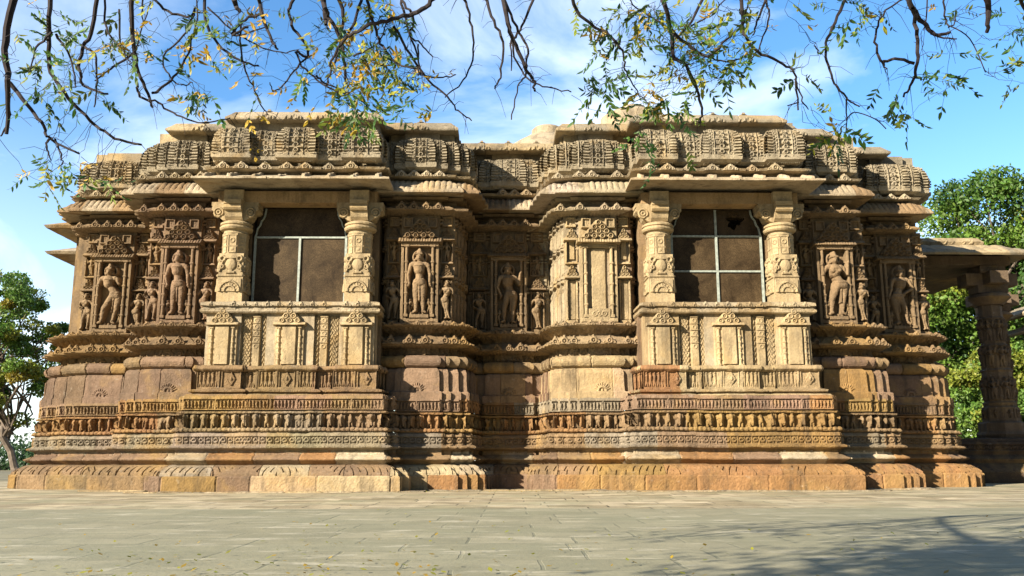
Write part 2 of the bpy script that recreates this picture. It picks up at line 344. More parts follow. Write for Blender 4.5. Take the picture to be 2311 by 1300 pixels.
# ------------------------------------------------------------------ moulding courses swept round the stepped plan
def box(c, hw, y, yb=None, kx=1.0, x=None): 
    return dict(x0=(c - hw if x is None else x[0]), x1=(c + hw if x is None else x[1]), y=y, yb=(y + 2.2 if yb is None else yb), kx=kx)
def course(name, prof, boxes, cid, fn=None, ds=.03, dt=.03, amp=.006, joint=0., parent=None, smooth=False, sides=True, mat=None, cull=True, fade=.02, zj=True):
    prof = [np.array(p, float) for p in prof]
    O, Zp, T, NO, NZ = [], [], [], [], []
    t0 = 0
    for i in range(len(prof) - 1):
        a, b = prof[i], prof[i + 1]; ln = np.linalg.norm(b - a); k = max(1, int(math.ceil(ln / dt)))
        d = (b - a) / max(ln, 1e-6)
        for j in range(k + (1 if i == len(prof) - 2 else 0)):
            q = a + (b - a) * j / k; O.append(q[0]); Zp.append(q[1]); T.append(t0 + ln * j / k); NO.append(d[1]); NZ.append(-d[0])
        t0 += ln
    O = np.array(O); Zp = np.array(Zp); T = np.array(T); NO = np.array(NO); NZ = np.array(NZ)
    accs = {}; om = float(O.max())
    for bi, B in enumerate(boxes):
        zoff = (bi % 7) * .0022 if zj else 0
        acc = accs.setdefault(B.get('g', 99), Acc())
        for face in (('F', 'L', 'R') if sides else ('F',)):
            kx = B['kx']
            if face == 'F':
                Lm = B['x1'] - B['x0'] + 2 * om * kx; n = max(3, int(math.ceil(Lm / ds)) + 1); s = np.linspace(0, 1, n)[:, None]
                X = (B['x0'] - O * kx)[None] * (1 - s) + (B['x1'] + O * kx)[None] * s; Y = np.broadcast_to((B['y'] - O)[None], X.shape).copy()
                dv = (0, -1); S = X - (B['x0'] - om * kx)
            else:
                Lm = B['yb'] - B['y'] + om; n = max(3, int(math.ceil(Lm / ds)) + 1); s = np.linspace(0, 1, n)[:, None]
                Y = B['yb'] * (1 - s) + (B['y'] - O)[None] * s
                X = np.broadcast_to(((B['x0'] - O * kx) if face == 'L' else (B['x1'] + O * kx))[None], Y.shape).copy()
                if face == 'R': X = X[::-1]; Y = Y[::-1]
                dv = (-1, 0) if face == 'L' else (1, 0)
                S = (B['yb'] - Y) if face == 'L' else (Y - (B['y'] - om))
            Z = np.broadcast_to(Zp[None] + zoff, X.shape).copy(); TT = np.broadcast_to(T[None], X.shape)
            OO = np.broadcast_to(O[None], X.shape)
            keep = None
            if cull:
                hid = np.zeros(X.shape, bool)
                for bj, D in enumerate(boxes):
                    if bj == bi: continue
                    e = .006
                    hid |= (X > D['x0'] - OO * D['kx'] + e) & (X < D['x1'] + OO * D['kx'] - e) & (Y > D['y'] - OO + e) & (Y < D['yb'] - e)
                keep = ~(hid[:-1, :-1] & hid[1:, :-1] & hid[1:, 1:] & hid[:-1, 1:])
                if not keep.any(): continue
            H = np.zeros(X.shape)
            if fn is not None:
                H = fn(S, TT, Lm, dict(face=face, box=B, om=om, X=X, Y=Y, O=OO))
                e = np.minimum(S, Lm - S)
                if fn.__name__ not in ('f_leaf', 'f_wall'): Pw = np.stack([X, Y, Z], -1); H = H * np.clip(1.0 - 2.4 * np.clip(vnoise(Pw, 1.9, 11) + .35 * vnoise(Pw, 7, 12) - .16, 0, 1), .25, 1) * (1 + .5 * vnoise(Pw, 9, 13))
                if fade: H = H * np.clip((e - (om - OO) * 0) / fade, 0, 1)
            C, edges = tint(cid, X + (Y * .37 if face != 'F' else 0))
            if joint and face == 'F':
                dd = np.min(np.abs(X[..., None] - edges[(edges > X.min() - .1) & (edges < X.max() + .1)][None, None]) if ((edges > X.min() - .1) & (edges < X.max() + .1)).any() else np.full(X.shape + (1,), 9.), axis=-1)
                H = H - joint * np.clip(1 - dd / (ds * .8), 0, 1)
            P = np.stack([X + H * NO * dv[0], Y + H * NO * dv[1], Z + H * NZ], -1)
            P = P + vecnoise(P, amp)
            acc.grid(P, C, keep)
    for k in sorted(accs): accs[k].build(name, mat or M_ST, parent, smooth)
def gables(name, boxes, z0, off, h, step, parent, cid, d=.07, amp=.006, jit=.12):
    accs = {}; r = np.random.RandomState(int(z0 * 100))
    for b in boxes:
        if b['x1'] - b['x0'] > 6: continue
        c = (b['x0'] + b['x1']) / 2; ms = b.get('m', [c]); hw = (b['x1'] - b['x0']) / 2
        if len(ms) == 1: n = max(1, round((2 * hw + off * .8) / step)); xs_ = [c + (i - (n - 1) / 2) * (2 * hw + off * .8) / n for i in range(n)]; vis = step
        else: xs_ = [m + (off * .85 if m > c else -off * .85) for m in ms]; vis = 2 * (hw - abs(ms[1] - c))
        for x in xs_:
            if vis < .13 or r.rand() < .07: continue
            k = r.uniform(1 - jit, 1 + jit); w_ = min(step * 1.02, max(vis, .2) * 1.25); hh = h * k
            acc = accs.setdefault(b.get('g', 99), Acc())
            def fn(X, Z):
                f = np.clip(1 - Z / hh, 0, 1); H = np.where((np.abs(X) < w_ * .5 * (f ** .8)) & (Z < hh * .97), d * .5, 0)
                R_ = min(hh * .30, w_ * .24)
                H = ring(H, X, Z, 0, hh * .30, R_, R_ * .36, d * .5, d * .5); H = ell(H, X, Z, 0, hh * .30, R_ * .45, R_ * .5, d * .5, d * .4); H = np.where((X ** 2 + (Z - hh * .3) ** 2 < (R_ * .64) ** 2) & (X ** 2 + (Z - hh * .3) ** 2 > (R_ * .5) ** 2), d * .1, H)
                for q in (-1, 1): H = ring(H, X, Z, q * w_ * .33, hh * .13, R_ * .5, R_ * .28, d * .35, d * .4)
                H = cap(H, X, Z, 0, hh * .62, 0, hh * .93, .022, .012, d * .5)
                return H
            relief(acc, x, b['y'] - off, z0, w_, hh, fn, res=.0125, cid=cid, amp=amp)
            if len(ms) > 1 or True: pass
    for k in accs: accs[k].build(name, M_ST, parent)
# ---- relief patterns for courses: fn(S along, T up, L length, ctx)
def units(S, L_, w_):
    n = max(1, round(L_ / w_)); u = S / L_ * n; i = np.floor(u).astype(int); return (u - i - .5) * (L_ / n), i
def f_eleph(S, T, L_, c):
    u, i = units(S, L_, .235); j = (TAB[(i * 37 + int(abs(c['box']['x0']) * 100)) & 4095])
    T = T - .03 * (j - .5); u = u + .03 * (j - .5); H = np.zeros_like(S)
    H = ell(H, u, T, 0, .20, .088, .15, .10); H = ell(H, u, T, 0, .27, .06, .075, .05, .08)
    H = cap(H, u, T, .0, .27, .012 + .02 * (j - .5), .07, .034, .018, .11); H = ell(H, u, T, -.068, .26, .036, .065, .03, .06); H = ell(H, u, T, .068, .26, .036, .065, .03, .06)
    H = cap(H, u, T, -.055, .15, -.055, .03, .034, .032, .04); H = cap(H, u, T, .055, .15, .055, .03, .034, .032, .04)
    per = j > .74
    H2 = np.zeros_like(S); H2 = cap(H2, u, T, 0, .3, 0, .31, .035, .035, .04); H2 = cap(H2, u, T, 0, .24, 0, .14, .05, .04, .04); H2 = cap(H2, u, T, -.03, .14, -.035, .02, .028, .02, .03); H2 = cap(H2, u, T, .03, .14, .04, .02, .028, .02, .03)
    return np.where(per, H2, H) * (1.15 + .25 * j)
def f_frieze(S, T, L_, c):
    u, i = units(S, L_, .085); j = TAB[(i * 91 + 13) & 4095]; k = TAB[(i * 57 + 311) & 4095]; H = np.zeros_like(S)
    H = cap(H, u, T, .01 * (j - .5), .19 + .02 * k, 0, .19, .017, .017, .015); H = cap(H, u, T, 0, .16, .012 * (k - .5), .10, .024, .018, .012)
    H = cap(H, u, T, .0, .10, -.02, .03, .014, .010, .012); H = cap(H, u, T, .0, .10, .022, .03, .014, .010, .012); H = cap(H, u, T, -.02, .16, -.035 + .03 * j, .11 + .08 * k, .010, .008, .012)
    q, ii = units(S, L_, .62); H = np.where(np.abs(np.abs(q) - L_ / max(1, round(L_ / .62)) / 2) < .02, .032, H)
    return np.where((T < .02) | (T > .25), .05, H * 1.5)
def f_mask(S, T, L_, c):
    u, i = units(S, L_, .17); H = np.zeros_like(S)
    H = ring(H, u, T, 0, .13, .048, .017, .03); H = ell(H, u, T, -.02, .15, .013, .013, .03, .01); H = ell(H, u, T, .02, .15, .013, .013, .03, .01); H = cap(H, u, T, -.03, .10, .03, .10, .012, .012, .02)
    H = np.where(np.abs(u) > .072, .022, H)
    return np.where((T < .045) | (T > .21), .045, H * 1.3)
def f_drops(S, T, L_, c):
    u, i = units(S, L_, .30); return np.where(((np.abs(u) + np.abs(T - .05)) < .028), -.03, 0)
def f_leaf(S, T, L_, c):
    tm = .38; q = np.clip(T / tm, 0, 1); sgn = -1 if c['box']['x0'] + c['box']['x1'] < 0 and c['box']['x0'] < -5.5 else 1
    mid = (c['box']['x0'] + c['box']['x1']) / 2
    sg = np.where(c['X'] < mid, -1, 1) if c['face'] == 'F' else 1
    u, i = units(S + sg * .13 * (q - .15) ** 2 * 1.3, L_, .155); j = i % 2
    g = (np.abs(u) < .0125) & np.where(j == 0, (q > .12) & (q < .93), (q > .38) & (q < .9))
    g2 = (j == 1) & (q > .38) & (q < .46) & (u > -.005) & (u < .03)
    return np.where(g | g2, -.04, 0)
def centers(c):
    B = c['box']; return B.get('m', [(B['x0'] + B['x1']) / 2])
def f_pot(S, T, L_, c):
    H = np.zeros_like(S)
    if c['face'] != 'F': return H
    for k, mx_ in enumerate(centers(c)):
        X = c['X'] - mx_
        if c['box'].get('big', False):
            H = ring(H, X, T, 0, .26, .10, .032, .035, up=True); H = ell(H, X, T, 0, .27, .03, .05, .03)
            for a in np.linspace(.3, 2.84, 9): H = cap(H, X, T, .12 * math.cos(a), .26 + .12 * math.sin(a), .20 * math.cos(a), .26 + .20 * math.sin(a), .017, .009, .014)
        else:
            H = cap(H, X, T, 0, .24, 0, .42, .05, .006, .004, .7); H = ring(H, X, T, 0, .26, .045, .014, .03)
    return H
def f_gav(wu=.42, h0=.0, hh=.24, d=.05):
    def f(S, T, L_, c):
        u, i = units(S, L_, wu); H = np.zeros_like(S); k = TAB[(i * 31) & 4095]
        wt = wu * (.40 + .08 * k)
        f_ = np.clip(1 - (T - h0) / hh, 0, 1); H = np.where((np.abs(u) < wt * f_) & (T > h0), d * .6, H)
        H = ring(H, u, T, 0, h0 + hh * .22, hh * .24, hh * .09, d * .5, d * .6); H = ell(H, u, T, 0, h0 + hh * .25, hh * .1, hh * .12, d * .4, d * .4)
        H = ring(H, u, T, -wu * .30, h0 + hh * .12, hh * .14, hh * .07, d * .5, d * .3); H = ring(H, u, T, wu * .30, h0 + hh * .12, hh * .14, hh * .07, d * .5, d * .3)
        H = cap(H, u, T, 0, h0 + hh * .5, 0, h0 + hh * .95, .02, .012, d * .4)
        return H
    return f
def f_teeth(wu=.09, z0=0, z1=.05, d=.02):
    def f(S, T, L_, c):
        u, i = units(S, L_, wu); return np.where((np.abs(u) < wu * .3) & (T > z0) & (T < z1), d, 0)
    return f
def f_ribs(wu=.15, t0=.75, d=.035):
    def f(S, T, L_, c):
        u, i = units(S, L_, wu); q = np.clip((T - t0) / .08, 0, 1)
        return d * np.sqrt(np.maximum(1 - (u / (wu * .5)) ** 2, 0)) * q
    return f
def f_balrail(S, T, L_, c):
    H = np.zeros_like(S); u, i = units(S, L_, .52); k = i % 2
    a = ell(H, u, T, 0, .26, .10, .17, .03, .012); a = np.where((np.abs(u) / .1 + np.abs(T - .26) / .17) < 1, .04 + 0 * a, 0); a = ell(a, u, T, 0, .26, .03, .05, .03, .04)
    v, ii = units(S, L_, .10); j = TAB[(ii * 91 + 5) & 4095]; b = np.zeros_like(S)
    b = cap(b, v, T, 0, .39, 0, .40, .022, .022, .02); b = cap(b, v, T, 0, .34, .01 * (j - .5), .22, .03, .024, .015); b = cap(b, v, T, 0, .22, -.025, .09, .018, .012, .012); b = cap(b, v, T, 0, .22, .03, .09, .018, .012, .012); b = cap(b, v, T, 0, .33, .04 - .08 * j, .24 + .1 * j, .011, .009, .015)
    H = np.where(k == 0, b, a)
    e = L_ / max(1, round(L_ / .52)) / 2
    H = np.where(np.abs(np.abs(u) - e) < .03, .05, H); H = np.where(np.abs(np.abs(u) - e + .07) < .016, .035, H)
    return np.where((T < .05) | (T > .44), .05, H)

# ------------------------------------------------------------------ the temple
YT = 21.85
temple = thing('stone_temple', 'long carved sandstone temple with two pillared window bays standing on a high moulded base', 'temple', (-.05, YT, 0), R(1.1))
def nest(c, lst, big=True, d=2.2):
    out = []; prev = 0
    for k, (hw, y) in enumerate(lst):
        b = box(c, hw, y, y + d)
        if k == 0: b['m'] = [c]; b['big'] = True
        else: b['m'] = [c - (hw + prev) / 2, c + (hw + prev) / 2]
        prev = hw; out.append(b)
    return out
INN = [(.25, .85), (.47, .94), (.72, 1.03), (.92, 1.14), (1.0, 1.42), (1.07, 1.75), (1.13, 2.1)]
OUT = [(.25, 1.08), (.47, 1.17), (.72, 1.26), (.93, 1.38), (1.01, 1.7), (1.08, 2.05), (1.15, 2.4)]
TER = [(.3, 2.75), (.55, 2.85), (.8, 3.02), (1.0, 3.3), (1.12, 3.7), (1.2, 4.2)]
COB, COT, CIN, CB = 8.5, 10.9, 2.3, 5.36
REC = [(.33, 2.5), (.64, 2.6), (1.35, 2.75)]
back = [box(0, 1, 3.0, 6, x=(-10.2, 10.2))]
side_w = [box(0, 1, 5.2, 9, x=(10.6, 12.1)), box(0, 1, 5.2, 9, x=(-12.4, -10.6)), box(0, 1, 6.2, 10, x=(10.6, 13.2)), box(0, 1, 6.6, 10, x=(-13.0, -10.6))]  # right rear box widened out of view to cast shade on the porch
butt = []
SEG = {}
def tagseg(lst, g):
    for b in lst: b['g'] = g
    return lst
TERL = TER[:4] + [(1.3, 3.4), (1.6, 3.7), (1.9, 4.2)]; TERR = TER[:4] + [(1.2, 3.6), (1.35, 4.0)]
for sg in (-1, 1): butt += tagseg(nest(sg * CIN, INN), sg * 2) + tagseg(nest(sg * COB, OUT), sg * 4) + tagseg(nest(sg * COT, TERL if sg < 0 else TERR), sg * 5)
recb = tagseg(nest(0, REC), 0)
tagseg(back, 0)
for b in side_w: b['g'] = 6 if b['x0'] > 0 else -6
bay = []
for sg in (-1, 1):
    c = sg * CB
    bay += tagseg([box(c, 2.05, .09), box(0, 1, 0, 2.2, x=(c - 2.02, c - 1.18)), box(c, .58, 0), box(0, 1, 0, 2.2, x=(c + 1.18, c + 2.02)), box(c, 2.2, .32)], sg * 3)
BASE = bay + butt + recb + back + side_w
WALLB = butt + recb + back + side_w
course('plinth', [(.80, -.02), (.80, .33), (.77, .36)], BASE, 'plinth', ds=.035, dt=.04, amp=.010, joint=.03, parent=temple, mat=M_SM)
course('leaf_moulding', [(.72, .355), (.765, .36), (.76, .41), (.71, .46), (.66, .50), (.61, .545), (.54, .58), (.46, .605), (.38, .615)], BASE, 'leaf', f_leaf, ds=.0095, dt=.028, amp=.007, joint=.025, parent=temple, fade=0, mat=M_SM)
course('knife_edge_moulding', [(.40, .61), (.44, .65), (.56, .72), (.57, .745), (.50, .79), (.42, .83), (.38, .84), (.37, .93)], BASE, 'knife', ds=.03, dt=.025, amp=.008, joint=.02, parent=temple, mat=M_SM)
course('beaded_ledge', [(.37, .86), (.38, .95), (.46, .97), (.53, 1.0), (.54, 1.03), (.49, 1.055), (.44, 1.06)], BASE, 'mask', f_drops, ds=.02, dt=.02, amp=.012, parent=temple)
course('mask_frieze', [(.43, 1.05), (.43, 1.30), (.37, 1.32), (.34, 1.40)], BASE, 'mask', f_mask, ds=.016, dt=.016, amp=.008, parent=temple)
course('elephant_frieze_ledge', [(.36, 1.37), (.44, 1.38), (.47, 1.41), (.45, 1.455), (.35, 1.462)], BASE, 'eleph', f_teeth(.11, .1, .18, .015), ds=.03, dt=.02, amp=.013, parent=temple)
course('elephant_frieze', [(.29, 1.455), (.29, 1.80), (.40, 1.81), (.41, 1.85), (.32, 1.86), (.31, 1.90)], BASE, 'eleph', f_eleph, ds=.014, dt=.016, amp=.012, parent=temple, fade=.03)
course('figure_frieze', [(.345, 1.89), (.345, 2.17), (.32, 2.185), (.2, 2.19)], BASE, 'frieze', f_frieze, ds=.014, dt=.014, amp=.006, parent=temple)
course('pot_moulding', [(.37, 2.18), (.37, 2.37), (.345, 2.385), (.31, 2.40), (.30, 2.60), (.295, 2.86), (.27, 2.94), (.22, 2.98), (.1, 2.99)], WALLB, 'pot', f_pot, ds=.02, dt=.022, amp=.006, joint=.022, parent=temple, fade=.0, smooth=False, mat=M_SM)
course('torus_moulding', [(.14, 2.98), (.24, 3.0), (.30, 3.04), (.33, 3.1), (.34, 3.15), (.33, 3.2), (.30, 3.25), (.24, 3.29), (.12, 3.30)], WALLB, 'torus', ds=.03, dt=.03, amp=.009, joint=.04, parent=temple, smooth=False, mat=M_SM)
course('recessed_band', [(.04, 3.29), (.04, 3.56)], WALLB, 'cornice', f_gav(.34, .04, .2, .05), ds=.02, dt=.02, amp=.008, parent=temple)
course('carved_cornice', [(.02, 3.50), (.30, 3.535), (.40, 3.57), (.40, 3.61), (.33, 3.63), (.24, 3.70), (.15, 3.78), (.06, 3.82)], WALLB, 'cornice', f_teeth(.10, .0, .3, .012), ds=.03, dt=.02, amp=.008, parent=temple)
gables('cornice_gable', WALLB, 3.59, .375, .21, .33, temple, 'cornice')
course('statue_ledge', [(.03, 3.80), (.05, 3.86), (.12, 3.93), (.22, 3.99), (.34, 4.03), (.38, 4.07), (.28, 4.11), (.16, 4.14), (.04, 4.15)], WALLB, 'cornice', f_teeth(.13, .12, .30, .02), ds=.025, dt=.018, amp=.008, parent=temple)
gables('ledge_scroll', WALLB, 4.05, .35, .12, .26, temple, 'cornice', .05)
for k_, (o_, z0_, z1_, bx_) in enumerate(((.24, .0, 2.15, BASE), (.20, 2.1, 2.9, WALLB), (-.06, 2.5, 7.9, WALLB), (-.06, 2.1, 4.3, bay))):
    course('wall_core', [(o_, z0_), (o_, z1_)], bx_, 'wall', None, ds=.5, dt=.5, amp=0, parent=temple)
# walls of the figure zone
JIN = [(.50, .86), (.88, .99), (.96, 1.2), (1.03, 1.6), (1.10, 2.1)]
JOUT = [(.50, 1.09), (.88, 1.22), (.96, 1.45), (1.04, 1.85), (1.12, 2.35)]
JTER = [(.52, 2.76), (.88, 2.9), (.95, 3.3), (1.0, 4.2)]
jb = []
for sg in (-1, 1): jb += tagseg(nest(sg * CIN, JIN), sg * 2) + tagseg(nest(sg * COB, JOUT), sg * 4) + tagseg(nest(sg * COT, JTER if sg > 0 else JTER[:2] + [(.98, 3.2), (1.12, 3.7), (1.2, 4.3)]), sg * 5)
JR = tagseg(nest(0, [(.5, 2.5), (1.12, 2.63), (1.4, 2.75)]), 0)
JALL = jb + JR + back + side_w
def clipr(lst):
    out = []
    for b in lst:
        b = dict(b); lim = {4: 8.85, 5: 11.2}.get(b.get('g', 0))
        if lim: b['x1'] = min(b['x1'], lim)
        out.append(b)
    return out
JUP = clipr(jb) + JR + back + side_w[:2]
def f_wall(S, T, L_, c):
    if c['face'] == 'F' and c['box']['x1'] - c['box']['x0'] < 1.85: return 0 * S
    H = np.zeros_like(S); u, i = units(S, L_, .17); k = TAB[(i * 13) & 4095]
    for z, h in ((.08, 1.0), (1.3, .6), (2.1, .5)):
        H = cap(H, u, T, 0, z + h * .86, 0, z + h * .88, .03, .03, .01); H = cap(H, u, T, 0, z + h * .7, .01, z + h * .5, .045, .04, .01); H = cap(H, u, T, -.015, z + h * .45, -.02, z + .05, .03, .02, .01); H = cap(H, u, T, .02, z + h * .45, .03, z + .05, .03, .02, .01)
    for z in (1.12, 1.22, 1.98, 2.05, 2.65, 2.75): H = np.where(np.abs(T - z) < .03, .08, H)
    return H
course('niche_wall', [(.0, 4.13), (.0, 7.06)], JALL, 'wall', f_wall, ds=.03, dt=.025, amp=.008, parent=temple)
course('capital_course', [(.02, 6.98), (.14, 7.0), (.34, 7.04), (.36, 7.08), (.24, 7.16), (.12, 7.23), (.04, 7.25), (.04, 7.34), (.2, 7.36), (.22, 7.43), (.1, 7.45)], JUP, 'wall', f_teeth(.09, .0, .2, .012), ds=.025, dt=.018, amp=.008, parent=temple)
gables('capital_gable', JUP, 7.05, .335, .21, .32, temple, 'wall')
course('ribbed_eave', [(.08, 7.47), (.4, 7.45), (.62, 7.42), (.635, 7.43), (.635, 7.475), (.52, 7.58), (.38, 7.71), (.26, 7.80), (.12, 7.84)], clipr(jb) + [b for b in JR[:2]] + side_w[1:2], 'eave', f_ribs(.15, .63, .045), ds=.022, dt=.03, amp=.008, parent=temple, fade=0)
course('gable_row', [(.0, 7.76), (.0, 7.88), (.38, 7.90), (.43, 7.95), (.30, 7.99), (.16, 8.04), (.0, 8.06), (.0, 8.16)], JUP, 'upper', None, ds=.03, dt=.02, amp=.006, parent=temple)
gables('eave_gable', JUP, 7.91, .40, .18, .36, temple, 'upper')
# carved parapet panels
def panelset(c, y, specs): return [box(c + dx, hw, y + dy, y + dy + 1.2) for dx, hw, dy in specs]
PB = []
for sg in (-1, 1):
    PB += panelset(sg * CB, .12, [(-1.62, .31, 0), (-.81, .25, .22), (0, .33, 0), (.81, .25, .22), (1.62, .31, 0), (0, 2.0, .42)])
    PB += panelset(sg * CIN, .86, [(0, .22, 0), (-.38, .13, .1), (.38, .13, .1), (-.70, .13, .26), (.70, .13, .26), (-.95, .12, .42), (.95, .12, .42), (-1.12, .1, .75), (1.12, .1, .75), (-1.2, .1, 1.2)])
    PB += panelset(sg * COB, 1.09, [(0, .22, 0), (-.36, .15, .08), (.36, .15, .08), (-.68, .14, .24)] + ([(.68, .14, .24), (-.95, .12, .45), (.95, .12, .45), (-1.1, .1, .8), (1.12, .1, .8), (0, 1.1, 1.0)] if sg < 0 else [(-.95, .12, .45), (.55, .12, .4), (-.2, .8, .9)]))
    PB += panelset(sg * COT, 2.76, [(0, .26, 0), (-.42, .18, .06), (.42, .18, .06), (-.75, .15, .2), (.75, .15, .2), (-.98, .12, .5), (.98, .12, .5), (-1.12, .1, .9), (1.12, .1, .9), (0, 1.1, 1.2)])
PB += panelset(0, 2.45, [(0, .32, 0), (-.48, .18, .07), (.48, .18, .07), (-.85, .17, .18), (.85, .17, .18), (0, 1.3, .3)])
def f_panel(S, T, L_, c):
    return lattice(S - L_ / 2, np.clip(T - .12, 0, 1), L_, .92, .028) * (T > .12)
PPROF = [(-.15, 8.10), (.08, 8.10), (.18, 8.16), (.19, 8.23), (.14, 8.235), (.16, 8.42), (.16, 8.60), (.13, 8.76), (.07, 8.89), (-.02, 8.98), (-.12, 9.01), (-.3, 9.02)]
PB2 = []
for b in PB:
    b2 = dict(b); b2['y'] -= .22; PB2.append(b2)
def f_panel2(S, T, L_, c):
    t = T - .33; w_ = c['box']['x1'] - c['box']['x0'] if c['face'] == 'F' else L_
    if c['face'] == 'F': x = c['X'] - (c['box']['x0'] + c['box']['x1']) / 2; w_ = w_ + .3
    else: x = S - L_ / 2
    return np.where((t > .08) & (t < .88), lattice(x, np.clip(t - .08, 0, .8), w_, .8, .05), 0) + np.where((T > .16) & (T < .24) & ((S / .05) % 1 < .5), .012, 0)
course('carved_parapet', PPROF, PB2, 'panel', f_panel2, ds=.013, dt=.016, amp=.005, parent=temple, fade=.01)
course('parapet_wall', [(.02, 8.02), (.02, 9.3)], [box(0, 1, b['y'], b['yb'], x=(b['x0'] + .06, b['x1'] - .06)) for b in jb + JR + back] + [box(sg * CB, 1.98, .2) for sg in (-1, 1)], 'slab', ds=.2, dt=.1, parent=temple)
# roof slabs with little horseshoe gables
def slab(x0, x1, y, z, gabs, hang=.22):
    nm = 'roof_slab'
    def fn(S, T, L_, c):
        H = np.zeros_like(S)
        if c['face'] != 'F': return H
        for gx in gabs:
            X = c['X'] - gx; H = ring(H, X, T, 0, .30 + hang, .075, .03, .05, up=True); H = ring(H, X, T, -.16, .28 + hang, .05, .025, .04, up=True); H = ring(H, X, T, .16, .28 + hang, .05, .025, .04, up=True)
            H = cap(H, X, T, 0, .36 + hang, 0, .42 + hang, .035, .02, .03)
        return H
    course(nm, [(-.2, z), (.26, z + .0), (.28, z + .02), (.28, z + .07), (.15, z + .20), (.08, z + .28), (-.3, z + .31)], [box(0, 1, y, y + 1.8, x=(x0, x1))], 'slab', fn, ds=.02, dt=.025, amp=.004, joint=.03, parent=temple, cull=False)
    a = Acc()
    for gx in gabs: a.box(gx - .14, gx + .14, y + .02, y + .16, z + .27, z + .36, GRY, .05); a.box(gx - .05, gx + .05, y + .03, y + .13, z + .35, z + .41, GRY, .02)
    a.build('roof_gable', M_ST, temple)
slab(-6.95, -3.5, .16, 9.22, (-6.2, -5.5, -4.7, -4.0)); slab(3.35, 6.85, .16, 9.20, (3.9, 4.6, 5.3, 6.1))
slab(-8.75, -6.9, 1.0, 9.22, (-8.1,)); slab(-3.6, -1.62, .86, 9.22, (-2.35,)); slab(1.5, 3.4, .86, 9.22, (2.2,)); slab(-1.3, 1.25, 2.4, 9.22, (-.75, 0, .8)); slab(7.0, 8.35, 1.05, 9.18, (7.7,)); slab(9.2, 10.55, 2.5, 9.2, (9.8,))
